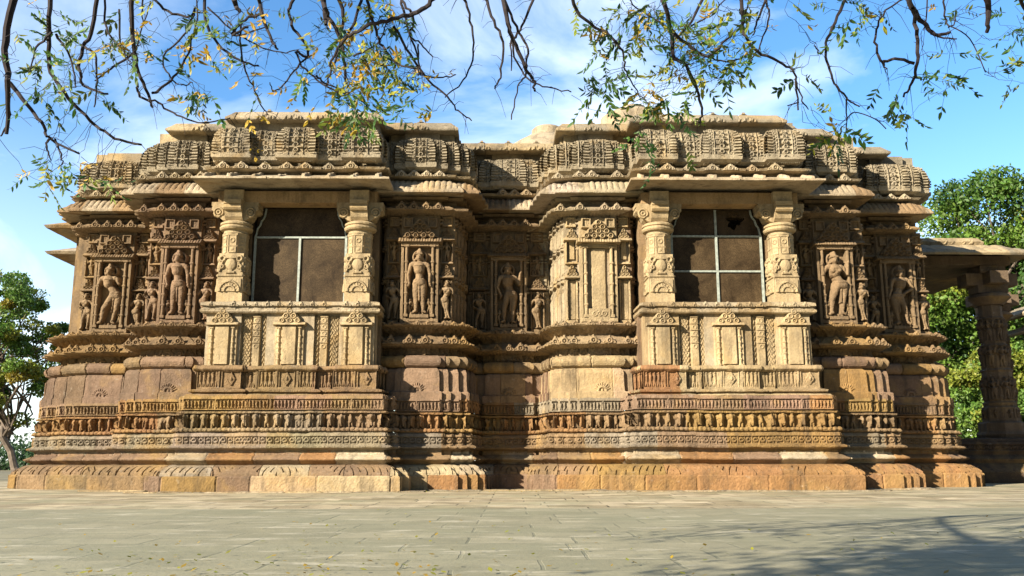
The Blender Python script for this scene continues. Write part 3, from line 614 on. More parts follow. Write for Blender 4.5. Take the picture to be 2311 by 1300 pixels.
# ---- niches of the wall
def main_niche(c, y, kind, w_=.98, z0=4.13, z1=6.2, side=True, sideoff=.68, sw=.33, arms=('hip', 'up'), sway=1, female=False, mir=1, ydel=.13, cidc=None, drop_in=.14):
    """niche frame (children: statue, column, pediment) on a face of the wall"""
    e = sub('niche', temple, (c, y, z0)); hz_ = z1 - z0
    colr = tint('wall', np.array([c]))[0][0] * (1.22 if kind == 'plain' else 1.0)
    if kind == 'plain': colr = np.array(YEL) * .95
    a = Acc()
    def frame(X, Z):
        H = np.zeros_like(X) + .0
        H = rect(H, X, Z, -w_ / 2, w_ / 2, 0, .16, .16, .03)
        jd = .08 if kind == 'plain' else .17; H = rect(H, X, Z, -w_ / 2, -w_ / 2 + .09, 0, hz_, jd); H = rect(H, X, Z, w_ / 2 - .09, w_ / 2, 0, hz_, jd)
        H = rect(H, X, Z, -w_ * .5, w_ * .5, hz_ - .1, hz_ + .02, .10 if kind == 'plain' else .22)
        if kind == 'plain':
            H = rect(H, X, Z, -.19, .19, .36, hz_ - .1, .06, .02)
            H = rect(H, X, Z, -.3, .3, .02, .40, .16, .03)
            for k in (-.12, .0, .12): H = ring(H, X, Z, k, .24, .055, .022, .03, .15); H = ell(H, X, Z, k, .24, .02, .03, .03, .15)
        else:
            H = rect(H, X, Z, -.26, .26, .1, .24, .20, .02)
            for k in np.linspace(-.2, .2, 5): H = cap(H, X, Z, k, .18, k, .26, .03, .025, .15)
        return H
    relief(a, 0, 0, 0, w_, hz_ + .02, frame, col=colr); a.build('frame', M_ST, e)
    for sx in (-1, 1):
        a = Acc(); relief(a, sx * (w_ / 2 - .155), -.03, .14, .24, hz_ - .14, lambda X, Z: colonette(np.zeros_like(X), X, Z, 0, 0, hz_ - .14, .045, .05 if kind == 'plain' else .13), col=colr); a.build('column', M_ST, e)
    # canopy and pediment
    a = Acc()
    def ped(X, Z):
        H = shelf(np.zeros_like(X), X, Z, -w_ * .58, w_ * .58, 0, .14, .34)
        H = np.where((Z < .13) & (H > 0) & ((X / .07) % 1 < .3), H - .03, H)
        H = rect(H, X, Z, -w_ * .5, w_ * .5, .14, .72, .05)
        for sx in (-1, 1):
            H = rect(H, X, Z, sx * .31 - .13, sx * .31 + .13, .42, .70, .15, .01); H = cut(H, X, Z, sx * .31 - .09, sx * .31 + .09, .47, .66, .09); H = figure(H, X, Z, sx * .31, .47, .18, b=.08)
        H = pediment(H, X, Z, 0, .15, w_ * .95, .50, .12, .16, 4)
        return H
    relief(a, 0, 0, hz_, w_ * 1.2, .80, ped, col=colr); a.build('pediment', M_ST, e)
    if kind != 'plain':
        a = Acc(); fh = hz_ - .48
        relief(a, 0, -.04, .24, .72, fh + .16, lambda X, Z: blur(figure(np.zeros_like(X), X, Z, 0, 0, fh, sway, arms, 1, .09, female, mir), 1), res=.011, col=colr * (1.18, 1.16, 1.16), amp=.010)
        a.build('statue', M_SM, e)
        for sx in (-1, 1):
            a = Acc(); relief(a, sx * .25, -.06, .2, .22, .5, lambda X, Z: blur(figure(np.zeros_like(X), X, Z, 0, 0, .42, sx, ('chest', 'down'), .6, .05), 1), res=.011, col=colr); a.build('attendant_statue', M_SM, e)
    if side:
        for sx in ((-1, 1) if side is True else side):
            xx = sx * sideoff
            a = Acc()
            def sp(X, Z):
                H = np.zeros_like(X)
                H = rect(H, X, Z, -sw / 2, sw / 2, 0, .12, .12, .02)
                if kind == 'plain': H = rect(H, X, Z, -.1, .1, .12, 1.15, .05, .01); H = rect(H, X, Z, -.08, .08, 1.7, 2.2, .05, .01)
                for q in (-1, 1): H = colonette(H, X, Z, q * (sw / 2 - .035), .1, 1.18, .025, .09)
                H = shelf(H, X, Z, -sw / 2 - .03, sw / 2 + .03, 1.18, 1.26, .24); H = pediment(H, X, Z, 0, 1.26, sw * .95, .30, .06, .10, 3)
                H = shelf(H, X, Z, -sw / 2, sw / 2, 1.58, 1.64, .11)
                for q in (-1, 1): H = rect(H, X, Z, q * (sw / 2 - .02) - .02, q * (sw / 2 - .02) + .02, 1.62, 2.2, .12)
                H = shelf(H, X, Z, -sw / 2 - .04, sw / 2 + .04, 2.18, 2.27, .24); H = pediment(H, X, Z, 0, 2.27, sw * .95, .26, .06, .10, 3)
                H = rect(H, X, Z, -sw * .42, sw * .42, 2.56, 2.84, .09, .01); H = cut(H, X, Z, -sw * .3, sw * .3, 2.62, 2.79, .04); H = figure(H, X, Z, 0, 2.61, .18, b=.04)
                if kind != 'plain': H = figure(H, X, Z, 0, 1.65, .5, sx * .6, ('up', 'hip'), .4, .06)
                return H
            relief(a, xx, ydel, 0, sw + .1, 2.9, sp, col=colr); a.build('side_panel', M_ST, e)
            if kind != 'plain':
                a = Acc(); relief(a, xx, ydel - .05, .12, .36, 1.08, lambda X, Z: blur(figure(np.zeros_like(X), X, Z, 0, 0, .98, -sx, ('up', 'chest') if sx > 0 else ('hip', 'up'), .5, .08, True, 1), 1), res=.011, col=colr * 1.15, amp=.009)
                a.build('side_statue', M_SM, e)
    return e
main_niche(-COT, 2.76, 's', 1.02, sideoff=.70, sway=1.6, arms=('stump', 'stump'), ydel=.14)
main_niche(-COB, 1.09, 's', arms=('down', 'down'), sway=.3)
main_niche(-CIN, .86, 's', arms=('down', 'down'), sway=.1)
main_niche(0, 2.5, 's', 1.0, sideoff=.80, sw=.42, sway=.7, arms=('down', 'up'), ydel=.13)
main_niche(CIN, .86, 'plain', arms=('down', 'down'))
main_niche(COB, 1.09, 's', sway=1.2, arms=('up', 'up'), female=True)
main_niche(COT, 2.76, 's', 1.02, sideoff=.70, sway=.9, arms=('hip', 'down'), ydel=.14, mir=-1)
# ---- window bays
def bay_build(c, kind):
    B2 = [box(c, 2.05, .10), box(0, 1, 0, 2.2, x=(c - 2.02, c - 1.22)), box(c, .56, 0), box(0, 1, 0, 2.2, x=(c + 1.22, c + 2.02)), box(c, 2.1, .45)]
    bal = sub('balcony', temple)
    course('lower_ledge', [(.12, 2.18), (.30, 2.19), (.34, 2.22), (.30, 2.26), (.20, 2.27), (.19, 2.30), (.27, 2.32), (.28, 2.36), (.18, 2.39), (.1, 2.395)], B2, 'rail', f_teeth(.16, .05, .12, .012), ds=.03, dt=.02, amp=.009, parent=bal)
    course('figure_railing', [(.12, 2.38), (.12, 2.86), (.18, 2.87), (.19, 2.91), (.05, 2.925)], B2, 'rail', f_balrail, ds=.014, dt=.016, amp=.006, parent=bal)
    course('balcony_wall', [(.02, 2.92), (.02, 4.26)], B2, 'bal', None, ds=.06, dt=.08, amp=.004, parent=bal, mat=M_SM)
    course('seat_slab', [(.02, 4.24), (.13, 4.25), (.16, 4.28), (.16, 4.33), (.10, 4.36), (.10, 4.41), (.16, 4.43), (.15, 4.50), (.05, 4.54), (-.8, 4.55)], [box(c, 2.02, .0)], 'bal', f_teeth(.31, .2, .26, .02), ds=.02, dt=.018, amp=.006, parent=bal)
    gables('seat_scroll', [box(c, 2.0, .0)], 4.41, .135, .12, .27, bal, 'bal', .05)
    colr = np.array(YEL)
    for dx in (-1.62, 0, 1.62):
        a = Acc()
        def npn(X, Z):
            H = rect(np.zeros_like(X), X, Z, -.36, .36, 0, 1.05, .05, .01)
            H = rect(H, X, Z, -.18, .18, .06, 1.0, .12, .015)
            for q in (-1, 1): H = colonette(H, X, Z, q * .255, .02, 1.02, .033, .05)
            H = shelf(H, X, Z, -.39, .39, 1.02, 1.10, .18); H = pediment(H, X, Z, 0, 1.10, .64, .36, .06, .08, 3)
            return H
        relief(a, c + dx, -.03, 2.92, .8, 1.48, npn, col=colr * (1.08 if dx == 0 else .95)); a.build('panel', M_SM, bal)
    for dx in (-.82, .82):
        a = Acc()
        def pil(X, Z):
            H = rect(np.zeros_like(X), X, Z, -.10, .10, 0, 1.30, .10, .012)
            for q in (-1, 1):
                H = np.where((np.abs(X - q * .24) < .10) & (Z > .02) & (Z < 1.28), .025 + .022 * (np.sin(X * 60 + q) * np.sin(Z * 48 + 6 * np.sin(X * 25)) > .1), H)
                H = rect(H, X, Z, q * .37 - .02, q * .37 + .02, 0, 1.3, .04, .008)
            for k in range(5): H = ring(H, X, Z, 0, .52 + k * .16, .045, .02, .025, .09); H = np.where((np.abs(Z - (.61 + k * .16)) < .012) & (np.abs(X) < .1), .125, H)
            return H
        relief(a, c + dx, .085, 2.92, .82, 1.32, pil, col=colr * .93, drop=False); a.build('pilaster', M_SM, bal)
    # pillars
    for dx in (-1.57, 1.57):
        p = sub('pillar', temple, (c + dx, .42, 4.53)); s = .315; cy = tuple(colr * 1.0)
        def pf(X, Z):
            H = np.zeros_like(X) + .002
            H = rect(H, X, Z, -s * .93, s * .93, .28, .62, .03, .012); H = np.where(ring(np.zeros_like(X), X, Z, 0, .30, .24, .02, .03, up=True) > 0, .06, H); H = np.where(ring(np.zeros_like(X), X, Z, 0, .30, .13, .02, .03, up=True) > 0, .06, H)
            for k in np.linspace(.25, 2.9, 7): H = cap(H, X, Z, .14 * math.cos(k), .31 + .14 * math.sin(k), .22 * math.cos(k), .31 + .22 * math.sin(k), .018, .012, .03)
            H = rect(H, X, Z, -s, s, .66, .72, .03); H = ell(H, X, Z, 0, .98, .13, .15, .035, .01); H = rect(H, X, Z, -.15, .15, 1.12, 1.18, .04); H = rect(H, X, Z, -.11, .11, .74, .80, .035); H = rect(H, X, Z, -.05, .05, .78, 1.14, .02)
            for q in (-1, 1): H = ring(H, X, Z, q * .21, 1.12, .06, .024, .024, .01); H = ring(H, X, Z, q * .22, .92, .045, .02, .024, .01); H = cap(H, X, Z, q * .2, 1.05, q * .27, .80, .02, .015, .015)
            return H
        a = Acc(); a.box(-s, s, -s, s, 0, .66, cy); a.box(-s * .96, s * .96, -s * .96, s * .96, .66, 1.26, cy)
        relief(a, 0, -s, .0, s * 2, 1.26, pf, col=cy, drop=True, amp=.003)
        for sg_ in (-1, 1): relief(a, sg_ * s, 0, .0, s * 2, 1.26, pf, col=cy, drop=True, ang=sg_ * math.pi / 2, amp=.003)
        r8 = s * 1.0
        a.lathe(0, 0, [(r8, 1.26), (r8, 1.42), (r8 * 1.04, 1.43), (r8 * 1.04, 1.47), (r8, 1.48), (r8, 1.72), (r8 * 1.05, 1.73), (r8 * 1.05, 1.78)], cy, 8, math.pi / 8)
        for k in (-1, 0, 1):
            an = k * math.pi / 4; rr = r8 * math.cos(math.pi / 8)
            relief(a, rr * math.sin(an), -rr * math.cos(an), 1.28, .2, .46, lambda X, Z: ell(np.where((np.minimum(.1 - np.abs(X), np.minimum(Z, .46 - Z)) < .018) | (np.abs(Z - .18) < .012), .016, np.zeros_like(X)) + ring(np.zeros_like(X), X, Z, 0, .32, .05, .016, .02) + .005, X, Z, 0, .09, .05, .04, .02), col=cy, drop=False, ang=an, amp=.002, res=.01)
        a.build('shaft', M_SM, p)
        a = Acc(); a.lathe(0, 0, [(r8 * .98, 1.76), (r8 * 1.04, 1.79), (r8 * .95, 1.82), (r8 * .96, 1.87), (r8 * 1.2, 1.89), (r8 * 1.30, 1.93), (r8 * 1.30, 1.96), (r8 * 1.16, 1.98), (r8 * 1.16, 2.0), (r8 * 1.26, 2.02), (r8 * 1.26, 2.06), (r8 * 1.02, 2.11), (.01, 2.115)], cy, 28)
        a.build('ring_capital', M_SM, p)
        a = Acc()
        # cross-shaped bracket capital: stepped block to the front, scrolled arms to the sides
        prof = [(.0, 2.10), (.02, 2.10), (.20, 2.12), (.26, 2.18), (.29, 2.26), (.29, 2.34), (.34, 2.35), (.40, 2.38), (.40, 2.44), (.36, 2.46), (.42, 2.49), (.42, 2.56)]
        for (ax, ay, hw) in ((0, -1, .215), (1, 0, .24), (-1, 0, .24)):
            ext = .50 if ay else .58
            pr = [(.18 + (ext - .18) * q, z) for q, z in ((0, 2.11), (.28, 2.13), (.5, 2.2), (.62, 2.3), (.66, 2.34), (.86, 2.35), (1, 2.40), (1, 2.47), (.92, 2.485), (1.02, 2.50), (1.02, 2.60))]
            lo = np.array([[(ax * r_ + (-ay) * -hw * 1.0, ay * r_ + ax * -hw, z) for r_, z in pr], [(ax * r_ + (-ay) * hw * 1.0, ay * r_ + ax * hw, z) for r_, z in pr]])
            a.grid(lo, np.array(cy))
            for sgn in (0, 1):
                e0 = lo[sgn]; inner = e0.copy(); inner[:, 0] = e0[:, 0] * (0 if ax else 1); inner[:, 1] = e0[:, 1] * (0 if ay else 1)
                a.grid(np.stack([inner, e0]) if sgn == 0 else np.stack([e0, inner]), np.array(cy))
            if ax:
                relief(a, ax * .40, -hw - .004, 2.13, .38, .40, lambda X, Z: ring(ring(np.zeros_like(X), X, Z, 0, .20, .11, .025, .03), X, Z, 0, .20, .045, .025, .03) * ((Z > .15 + (-ax * X) * .9 - .1)), col=cy, amp=.002)
        a.box(-.24, .24, -.40, .4, 2.60, 2.88, cy)
        a.build('bracket_capital', M_SM, p)
    # beams, back wall, ceiling
    a = Acc(); a.box(c - 2.0, c + 2.0, .18, .66, 7.125, 7.42, np.array(LOR)); a.box(c - 2.0, c - 1.7, .66, 2.2, 7.10, 7.42, np.array(LOR)); a.box(c + 1.7, c + 2.0, .66, 2.2, 7.10, 7.42, np.array(LOR))
    a.build('beam', M_SM, temple)
    a = Acc(); a.box(c - 2.0, c - 1.26, .79, 1.9, 4.5, 7.12, np.array(TAN)); a.box(c + 1.26, c + 2.0, .79, 1.9, 4.5, 7.12, np.array(TAN)); a.box(c - 1.9, c + 1.9, 1.0, 1.3, 7.0, 8.4, np.array(TAN)); a.build('bay_wall', M_ST, temple)
    a = Acc(); a.box(c - 1.24, c + 1.24, 1.6, 1.7, 4.4, 7.1, (.03, .02, .015)); a.build('shade_backing', M_IN, temple)  # near-black sheet behind the panes, shade of the interior put into its colour
    # window
    wn = sub('window', temple, (c, .76, 4.55)); fw = .035; g = (.5, .5, .5)
    def bar(acc_, x0, z0, x1, z1, w_=.028):
        if abs(x1 - x0) < 1e-6: acc_.box(x0 - w_, x0 + w_, -.05, .02, z0, z1, g)
        else: acc_.box(x0, x1, -.046, .016, z0 - w_ * .8, z0 + w_ * .8, g)
    top = 2.56; zs = 1.80 if kind == 0 else 1.86
    a = Acc(); bar(a, -1.16, 0, -1.16, zs); bar(a, 1.16, 0, 1.16, zs); bar(a, -1.16, zs, 1.16, zs)
    if kind == 0: bar(a, -.02, 0, -.02, zs)
    else: bar(a, 0, 0, 0, top); bar(a, -1.16, .93, 1.16, .93); bar(a, -1.16, .03, 1.16, .03)
    for sx in (-1, 1):
        pts = [(1.17, zs), (1.14, zs + .08), (1.12, zs + .22), (1.06, zs + .30), (1.03, zs + .42), (.97, zs + .5), (.94, zs + .58), (.92, top)]
        for (xa, za), (xb, zb) in zip(pts[:-1], pts[1:]):
            a.quads([(sx * xa - .017, -.06, za), (sx * xa + .017, -.06, za), (sx * xb + .017, -.06, zb), (sx * xb - .017, -.06, zb), (sx * xa - .017, .02, za), (sx * xa + .017, .02, za), (sx * xb + .017, .02, zb), (sx * xb - .017, .02, zb)], [(0, 1, 2, 3), (4, 0, 3, 7), (1, 5, 6, 2)], g)
    a.build('frame', M_FRAME, wn)
    cols = ((-1.14, -.04), (.0, 1.14)) if kind == 0 else ((-1.13, -.03), (.03, 1.13))
    rows = [(0, zs - .03)] if kind == 0 else [(.06, .90), (.96, zs - .03)]
    for (x0, x1) in cols:
        for (z0, z1) in rows:
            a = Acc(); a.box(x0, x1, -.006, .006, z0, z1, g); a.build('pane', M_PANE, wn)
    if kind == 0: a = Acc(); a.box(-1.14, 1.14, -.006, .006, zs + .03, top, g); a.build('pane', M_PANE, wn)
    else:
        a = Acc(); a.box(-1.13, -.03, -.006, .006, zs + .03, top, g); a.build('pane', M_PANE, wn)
        # top right pane with a broken hole
        hc = (.50, zs + .42); an = np.linspace(0, 2 * np.pi, 25); rr_ = .20 + .05 * np.sin(an * 3 + 1) + .04 * np.sin(an * 7)
        inn = np.stack([hc[0] + rr_ * np.cos(an), np.full(25, 0.), hc[1] + rr_ * .95 * np.sin(an)], -1)
        ou = []
        for t_ in an:
            dx_, dz_ = math.cos(t_), math.sin(t_); k1 = ((1.13 - hc[0]) / dx_ if dx_ > 0 else (.03 - hc[0]) / dx_) if abs(dx_) > 1e-6 else 99
            k2 = ((top - hc[1]) / dz_ if dz_ > 0 else (zs + .03 - hc[1]) / dz_) if abs(dz_) > 1e-6 else 99
            k = min(k1, k2); ou.append((hc[0] + dx_ * k, 0., hc[1] + dz_ * k))
        a = Acc(); a.grid(np.stack([np.array(ou), inn]), np.array(g)); a.build('pane', M_PANE, wn)
    # big sloping eave
    ec = np.array(LOR)
    def f_eave(S, T, L_, cx_):
        H = np.zeros_like(S)
        if cx_['face'] == 'F':
            u, i = units(cx_['X'] - (c - 2.05) + 20 * .6, 1e9 * 0 + 24 * .6 * 1.0, .6); H = np.where((T > 1.32) & (np.abs(((cx_['X'] - c - .12 * 0) / .6) % 1 - .5) < .07), .07, H)
        return H
    def f_eave2(S, T, L_, cx_):
        P_ = np.stack([cx_['X'], cx_['Y'], 0 * cx_['X']], -1); return f_eave(S, T, L_, cx_) - .035 * ((vnoise(P_, 5, 21) > .27) & (T > 1.15) & (T < 1.33))
    course('window_eave', [(-.4, 7.53), (.1, 7.52), (.76, 7.455), (.82, 7.46), (.82, 7.505), (.78, 7.515), (.0, 7.80), (-.3, 7.84)], [box(c, 2.06, .05, 2.0, kx=.42)], 'wineave', f_eave2, ds=.03, dt=.03, amp=.0035, parent=temple, cull=False, joint=0.0, mat=M_SM, fade=0)
    UB = [box(c + dx, .40, .06) for dx in (-1.6, 0, 1.6)] + [box(c, 2.08, .14)]
    course('gable_row', [(-.06, 7.72), (-.06, 7.88), (.20, 7.90), (.24, 7.95), (.12, 7.99), (.02, 8.04), (-.08, 8.06), (-.08, 8.16)], UB, 'upper', None, ds=.03, dt=.02, amp=.006, parent=temple)
    gables('eave_gable', [box(c + dx, .38, .06) for dx in (-1.6, 0, 1.6)] + [box(c + dx, .2, .14) for dx in (-.8, .8)], 7.91, .21, .19, .42, temple, 'upper')
bay_build(-CB, 0); bay_build(CB, 1)
# roof behind the parapet, and the low dome
a = Acc(); a.box(-9.5, 9.5, 2.6, 14, 9.0, 9.2, GRY); a.build('roof', M_ST, temple)
a = Acc(); a.lathe(1.4, 7.2, [(3.4, 9.15), (2.8, 9.9), (2.0, 10.5), (1.45, 10.95), (1.1, 11.2), (.8, 11.38), (.75, 11.42), (.55, 11.44), (.53, 11.72), (.45, 11.80), (.01, 11.82)], CRM, 40); a.build('dome', M_ST, temple)
a = Acc(); a.lathe(3.85, 4.2, [(1.0, 9.2), (1.0, 10.95), (.85, 11.05), (.45, 11.15), (.4, 11.32), (.01, 11.38)], CRM, 24); a.build('roof_finial', M_ST, temple)
# side eaves that poke out beyond the left corner
course('side_eave', [(-.4, 7.45), (.1, 7.42), (.84, 7.30), (.90, 7.375), (.0, 7.74)], [box(0, 1, 7.6, 11, x=(-14.0, -11)), box(0, 1, 4.3, 6, x=(-12.6, -11), kx=.8)], 'eave', ds=.1, dt=.08, parent=temple)

# ------------------------------------------------------------------ porch at the right
porch = thing('pillared_porch', 'open stone porch with carved pillars and sloping eave, shaded beyond the right temple corner', 'porch', (14.2, 29.2, 0), R(1.1))
BR = np.array((.26, .185, .12))  # dark brown for the porch stone, with its shade put into the colour
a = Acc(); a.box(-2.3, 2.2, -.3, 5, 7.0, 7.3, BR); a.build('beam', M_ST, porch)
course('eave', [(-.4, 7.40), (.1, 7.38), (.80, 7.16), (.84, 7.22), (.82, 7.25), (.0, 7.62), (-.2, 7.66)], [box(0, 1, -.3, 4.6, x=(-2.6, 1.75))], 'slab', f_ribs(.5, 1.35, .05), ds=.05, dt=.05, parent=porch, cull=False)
course('roof_slab', [(-.2, 7.62), (.2, 7.66), (.24, 7.78), (.1, 7.95), (-.2, 8.0), (-2.4, 8.3)], [box(0, 1, 0, 4.6, x=(-2.6, 1.2))], 'slab', f_gav(.8, .5, .2, .05), ds=.05, dt=.05, parent=porch, cull=False)
def f_ring(S, T, L_, c): return 0 * S
for (px_, py_) in ((1.65, .2), (3.9, 4.0)):
    p = sub('pillar', porch, (px_, py_, 0)); a = Acc()
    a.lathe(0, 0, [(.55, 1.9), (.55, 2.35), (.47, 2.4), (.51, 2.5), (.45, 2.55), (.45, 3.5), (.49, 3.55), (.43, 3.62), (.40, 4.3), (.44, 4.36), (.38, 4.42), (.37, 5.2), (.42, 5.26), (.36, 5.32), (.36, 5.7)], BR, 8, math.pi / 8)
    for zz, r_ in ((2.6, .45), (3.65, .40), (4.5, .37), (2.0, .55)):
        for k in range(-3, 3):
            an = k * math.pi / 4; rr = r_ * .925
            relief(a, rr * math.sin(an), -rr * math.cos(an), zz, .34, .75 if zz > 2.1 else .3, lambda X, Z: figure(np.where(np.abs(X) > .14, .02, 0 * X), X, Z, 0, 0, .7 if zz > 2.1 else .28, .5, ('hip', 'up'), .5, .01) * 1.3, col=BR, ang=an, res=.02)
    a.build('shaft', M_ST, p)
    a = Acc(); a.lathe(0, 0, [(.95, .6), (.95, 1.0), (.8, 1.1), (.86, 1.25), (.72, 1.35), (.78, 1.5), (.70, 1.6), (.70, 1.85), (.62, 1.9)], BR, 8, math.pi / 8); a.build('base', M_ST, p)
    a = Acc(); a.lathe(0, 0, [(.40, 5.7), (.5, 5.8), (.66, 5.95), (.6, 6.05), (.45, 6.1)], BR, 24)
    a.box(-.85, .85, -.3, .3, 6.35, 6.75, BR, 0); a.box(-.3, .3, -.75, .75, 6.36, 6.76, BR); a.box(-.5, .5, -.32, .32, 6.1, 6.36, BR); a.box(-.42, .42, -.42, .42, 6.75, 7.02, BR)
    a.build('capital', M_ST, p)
PBX = [box(0, 1, -.6, 5.2, x=(-2.6, 2.5))]
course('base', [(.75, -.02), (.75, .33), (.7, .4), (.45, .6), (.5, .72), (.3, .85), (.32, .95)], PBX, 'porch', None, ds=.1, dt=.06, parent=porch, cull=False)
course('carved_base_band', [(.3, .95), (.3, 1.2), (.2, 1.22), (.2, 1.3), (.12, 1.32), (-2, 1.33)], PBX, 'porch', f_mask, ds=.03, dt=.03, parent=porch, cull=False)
# farther pavilion whose eave just enters the frame
pav = thing('stone_pavilion', 'stone pavilion roof with two eaves just entering at the right edge', 'pavilion', (24.0, 31.5, 0), R(1.1))
course('eave', [(-.4, 6.22), (.1, 6.18), (.80, 5.98), (.84, 6.05), (.0, 6.45)], [box(0, 1, 0, 5, x=(-4.1, 6))], 'slab', f_ribs(.5, 1.3, .05), ds=.06, dt=.06, parent=pav, cull=False)
course('lower_eave', [(-.4, 5.62), (.1, 5.6), (.6, 5.45), (.64, 5.5), (.0, 5.8)], [box(0, 1, 0, 5, x=(-3.9, 6))], 'slab', None, ds=.06, dt=.06, parent=pav, cull=False)
course('roof', [(0, 6.4), (.2, 6.5), (.1, 6.75), (-3, 7.6)], [box(0, 1, .4, 5, x=(-3.2, 6))], 'slab', None, ds=.1, dt=.1, parent=pav, cull=False)
for x_ in (-2.6, 1.8, 5.5):
    a = Acc(); a.lathe(x_, .8, [(.6, 0), (.6, .9), (.42, 1.1), (.4, 2.5), (.45, 2.55), (.36, 2.65), (.35, 4.4), (.5, 4.7), (.6, 5.0), (.6, 5.6)], BR, 8, math.pi / 8); a.build('pillar', M_ST, pav)

# ------------------------------------------------------------------ ground
def ground_mat():
    m, t, b = newmat('stone_paving')
    co = t.nodes.new('ShaderNodeTexCoord').outputs['Object']
    wob = t.nodes.new('ShaderNodeVectorMath'); wob.operation = 'SCALE'
    nn = t.nodes.new('ShaderNodeTexNoise'); nn.inputs['Scale'].default_value = 3; t.links.new(co, nn.inputs[0]); t.links.new(nn.outputs['Color'], wob.inputs[0]); wob.inputs['Scale'].default_value = .05
    sh = t.nodes.new('ShaderNodeMapping'); sh.inputs['Location'].default_value = (.37, 0, 0); t.links.new(co, sh.inputs[0]); va = t.nodes.new('ShaderNodeVectorMath'); va.operation = 'ADD'; t.links.new(sh.outputs[0], va.inputs[0]); t.links.new(wob.outputs[0], va.inputs[1])
    br = t.nodes.new('ShaderNodeTexBrick'); t.links.new(va.outputs[0], br.inputs[0])
    br.inputs['Color1'].default_value = (.40, .33, .20, 1); br.inputs['Color2'].default_value = (.74, .62, .42, 1); br.inputs['Mortar'].default_value = (.16, .14, .11, 1)
    br.offset = .37; br.offset_frequency = 2; br.squash = 1.45; br.squash_frequency = 3; br.inputs['Scale'].default_value = 1; br.inputs['Mortar Size'].default_value = .016; br.inputs['Brick Width'].default_value = .95; br.inputs['Row Height'].default_value = .62; br.inputs['Bias'].default_value = -.15; br.inputs['Mortar Smooth'].default_value = .3
    # joints are worn shut in many places
    wm = maprange(t, noise(t, .8, 5, .6, co), .40, .58, .22, .95)
    cb = mixc(t, br.outputs['Fac'], br.outputs['Color'], (.52, .44, .29)); c = mixc(t, mathn(t, 'MULTIPLY', br.outputs['Fac'], wm), cb, (.04, .035, .025))
    g1 = maprange(t, noise(t, 1.4, 9, .68, co, .5), .32, .68, .55, 1.35); g2 = maprange(t, noise(t, 38, 5, .7, co), .3, .7, .84, 1.12)
    gg = mathn(t, 'MULTIPLY', mathn(t, 'MULTIPLY', g1, g2), .66); cc = t.nodes.new('ShaderNodeCombineColor')
    for i in range(3): t.links.new(gg, cc.inputs[i])
    c = mixc(t, 1.0, c, cc.outputs[0], 'MULTIPLY')
    c = mixc(t, maprange(t, noise(t, .5, 5, .6, co), .45, .65, 0, .5), c, (.25, .25, .155))
    sp = t.nodes.new('ShaderNodeSeparateXYZ'); t.links.new(va.outputs[0], sp.inputs[0])
    near = maprange(t, sp.outputs[1], 13.86, 13.92, .72, 0)      # greyer tone away from the temple
    c = mixc(t, near, c, (.20, .20, .135))
    mpg = t.nodes.new('ShaderNodeMapping'); mpg.inputs['Scale'].default_value = (.45, 1.3, 1); t.links.new(co, mpg.inputs[0])
    pl = maprange(t, noise(t, 2.2, 8, .72, mpg.outputs[0], .3), .55, .66, 0, .75); c = mixc(t, pl, c, (.46, .42, .32))
    t.links.new(c, b.inputs['Base Color']); b.inputs['Roughness'].default_value = .8; b.inputs['Specular IOR Level'].default_value = .2
    bp = t.nodes.new('ShaderNodeBump'); bp.inputs['Strength'].default_value = .6; bp.inputs['Distance'].default_value = .012
    hgt = mathn(t, 'SUBTRACT', mathn(t, 'ADD', noise(t, 30, 6, .7, co), mathn(t, 'MULTIPLY', noise(t, 3, 4, .6, co), 1.5)), mathn(t, 'MULTIPLY', br.outputs['Fac'], 1.2))
    t.links.new(hgt, bp.inputs['Height']); t.links.new(bp.outputs[0], b.inputs['Normal'])
    return m
M_G = ground_mat(); M_SOIL = plain_mat('soil', (.14, .12, .06), .95, 0, .4, .3)
a = Acc(); a.quads([(-1500, -300, -.03), (1500, -300, -.03), (1500, 2500, -.03), (-1500, 2500, -.03)], [(0, 1, 2, 3)], (.1, .1, .1)); o = a.build('ground', M_SOIL); o['kind'] = 'structure'; o['label'] = 'bare earth and grass around the paved court'
n_ = 240
xs = np.linspace(-26, 26, 270); ys = np.linspace(-8, 34, 220); X, Y = np.meshgrid(xs, ys, indexing='ij'); P = np.stack([X, Y, 0 * X], -1)
P[..., 2] = vnoise(P, .35, 3) * .012 + vnoise(P, 1.3, 4) * .006 - .004
a = Acc(); a.grid(P, np.array((.4, .4, .4))); o = a.build('paving', M_G, None, True); o['kind'] = 'structure'; o['label'] = 'worn pale stone paving of the temple court'
kerb = [dict(b, y=b['y'], yb=b['yb']) for b in [box(sg * CB, 2.5, -.05) for sg in (-1, 1)] + [box(0, 3.2, .75), box(0, 1, 1.1, x=(-9.4, 9.4))]]
course('base_course', [(.88, -.02), (.88, .022), (.6, .025)], kerb, 'slab', None, ds=.05, dt=.02, amp=.012, joint=.02, parent=temple)

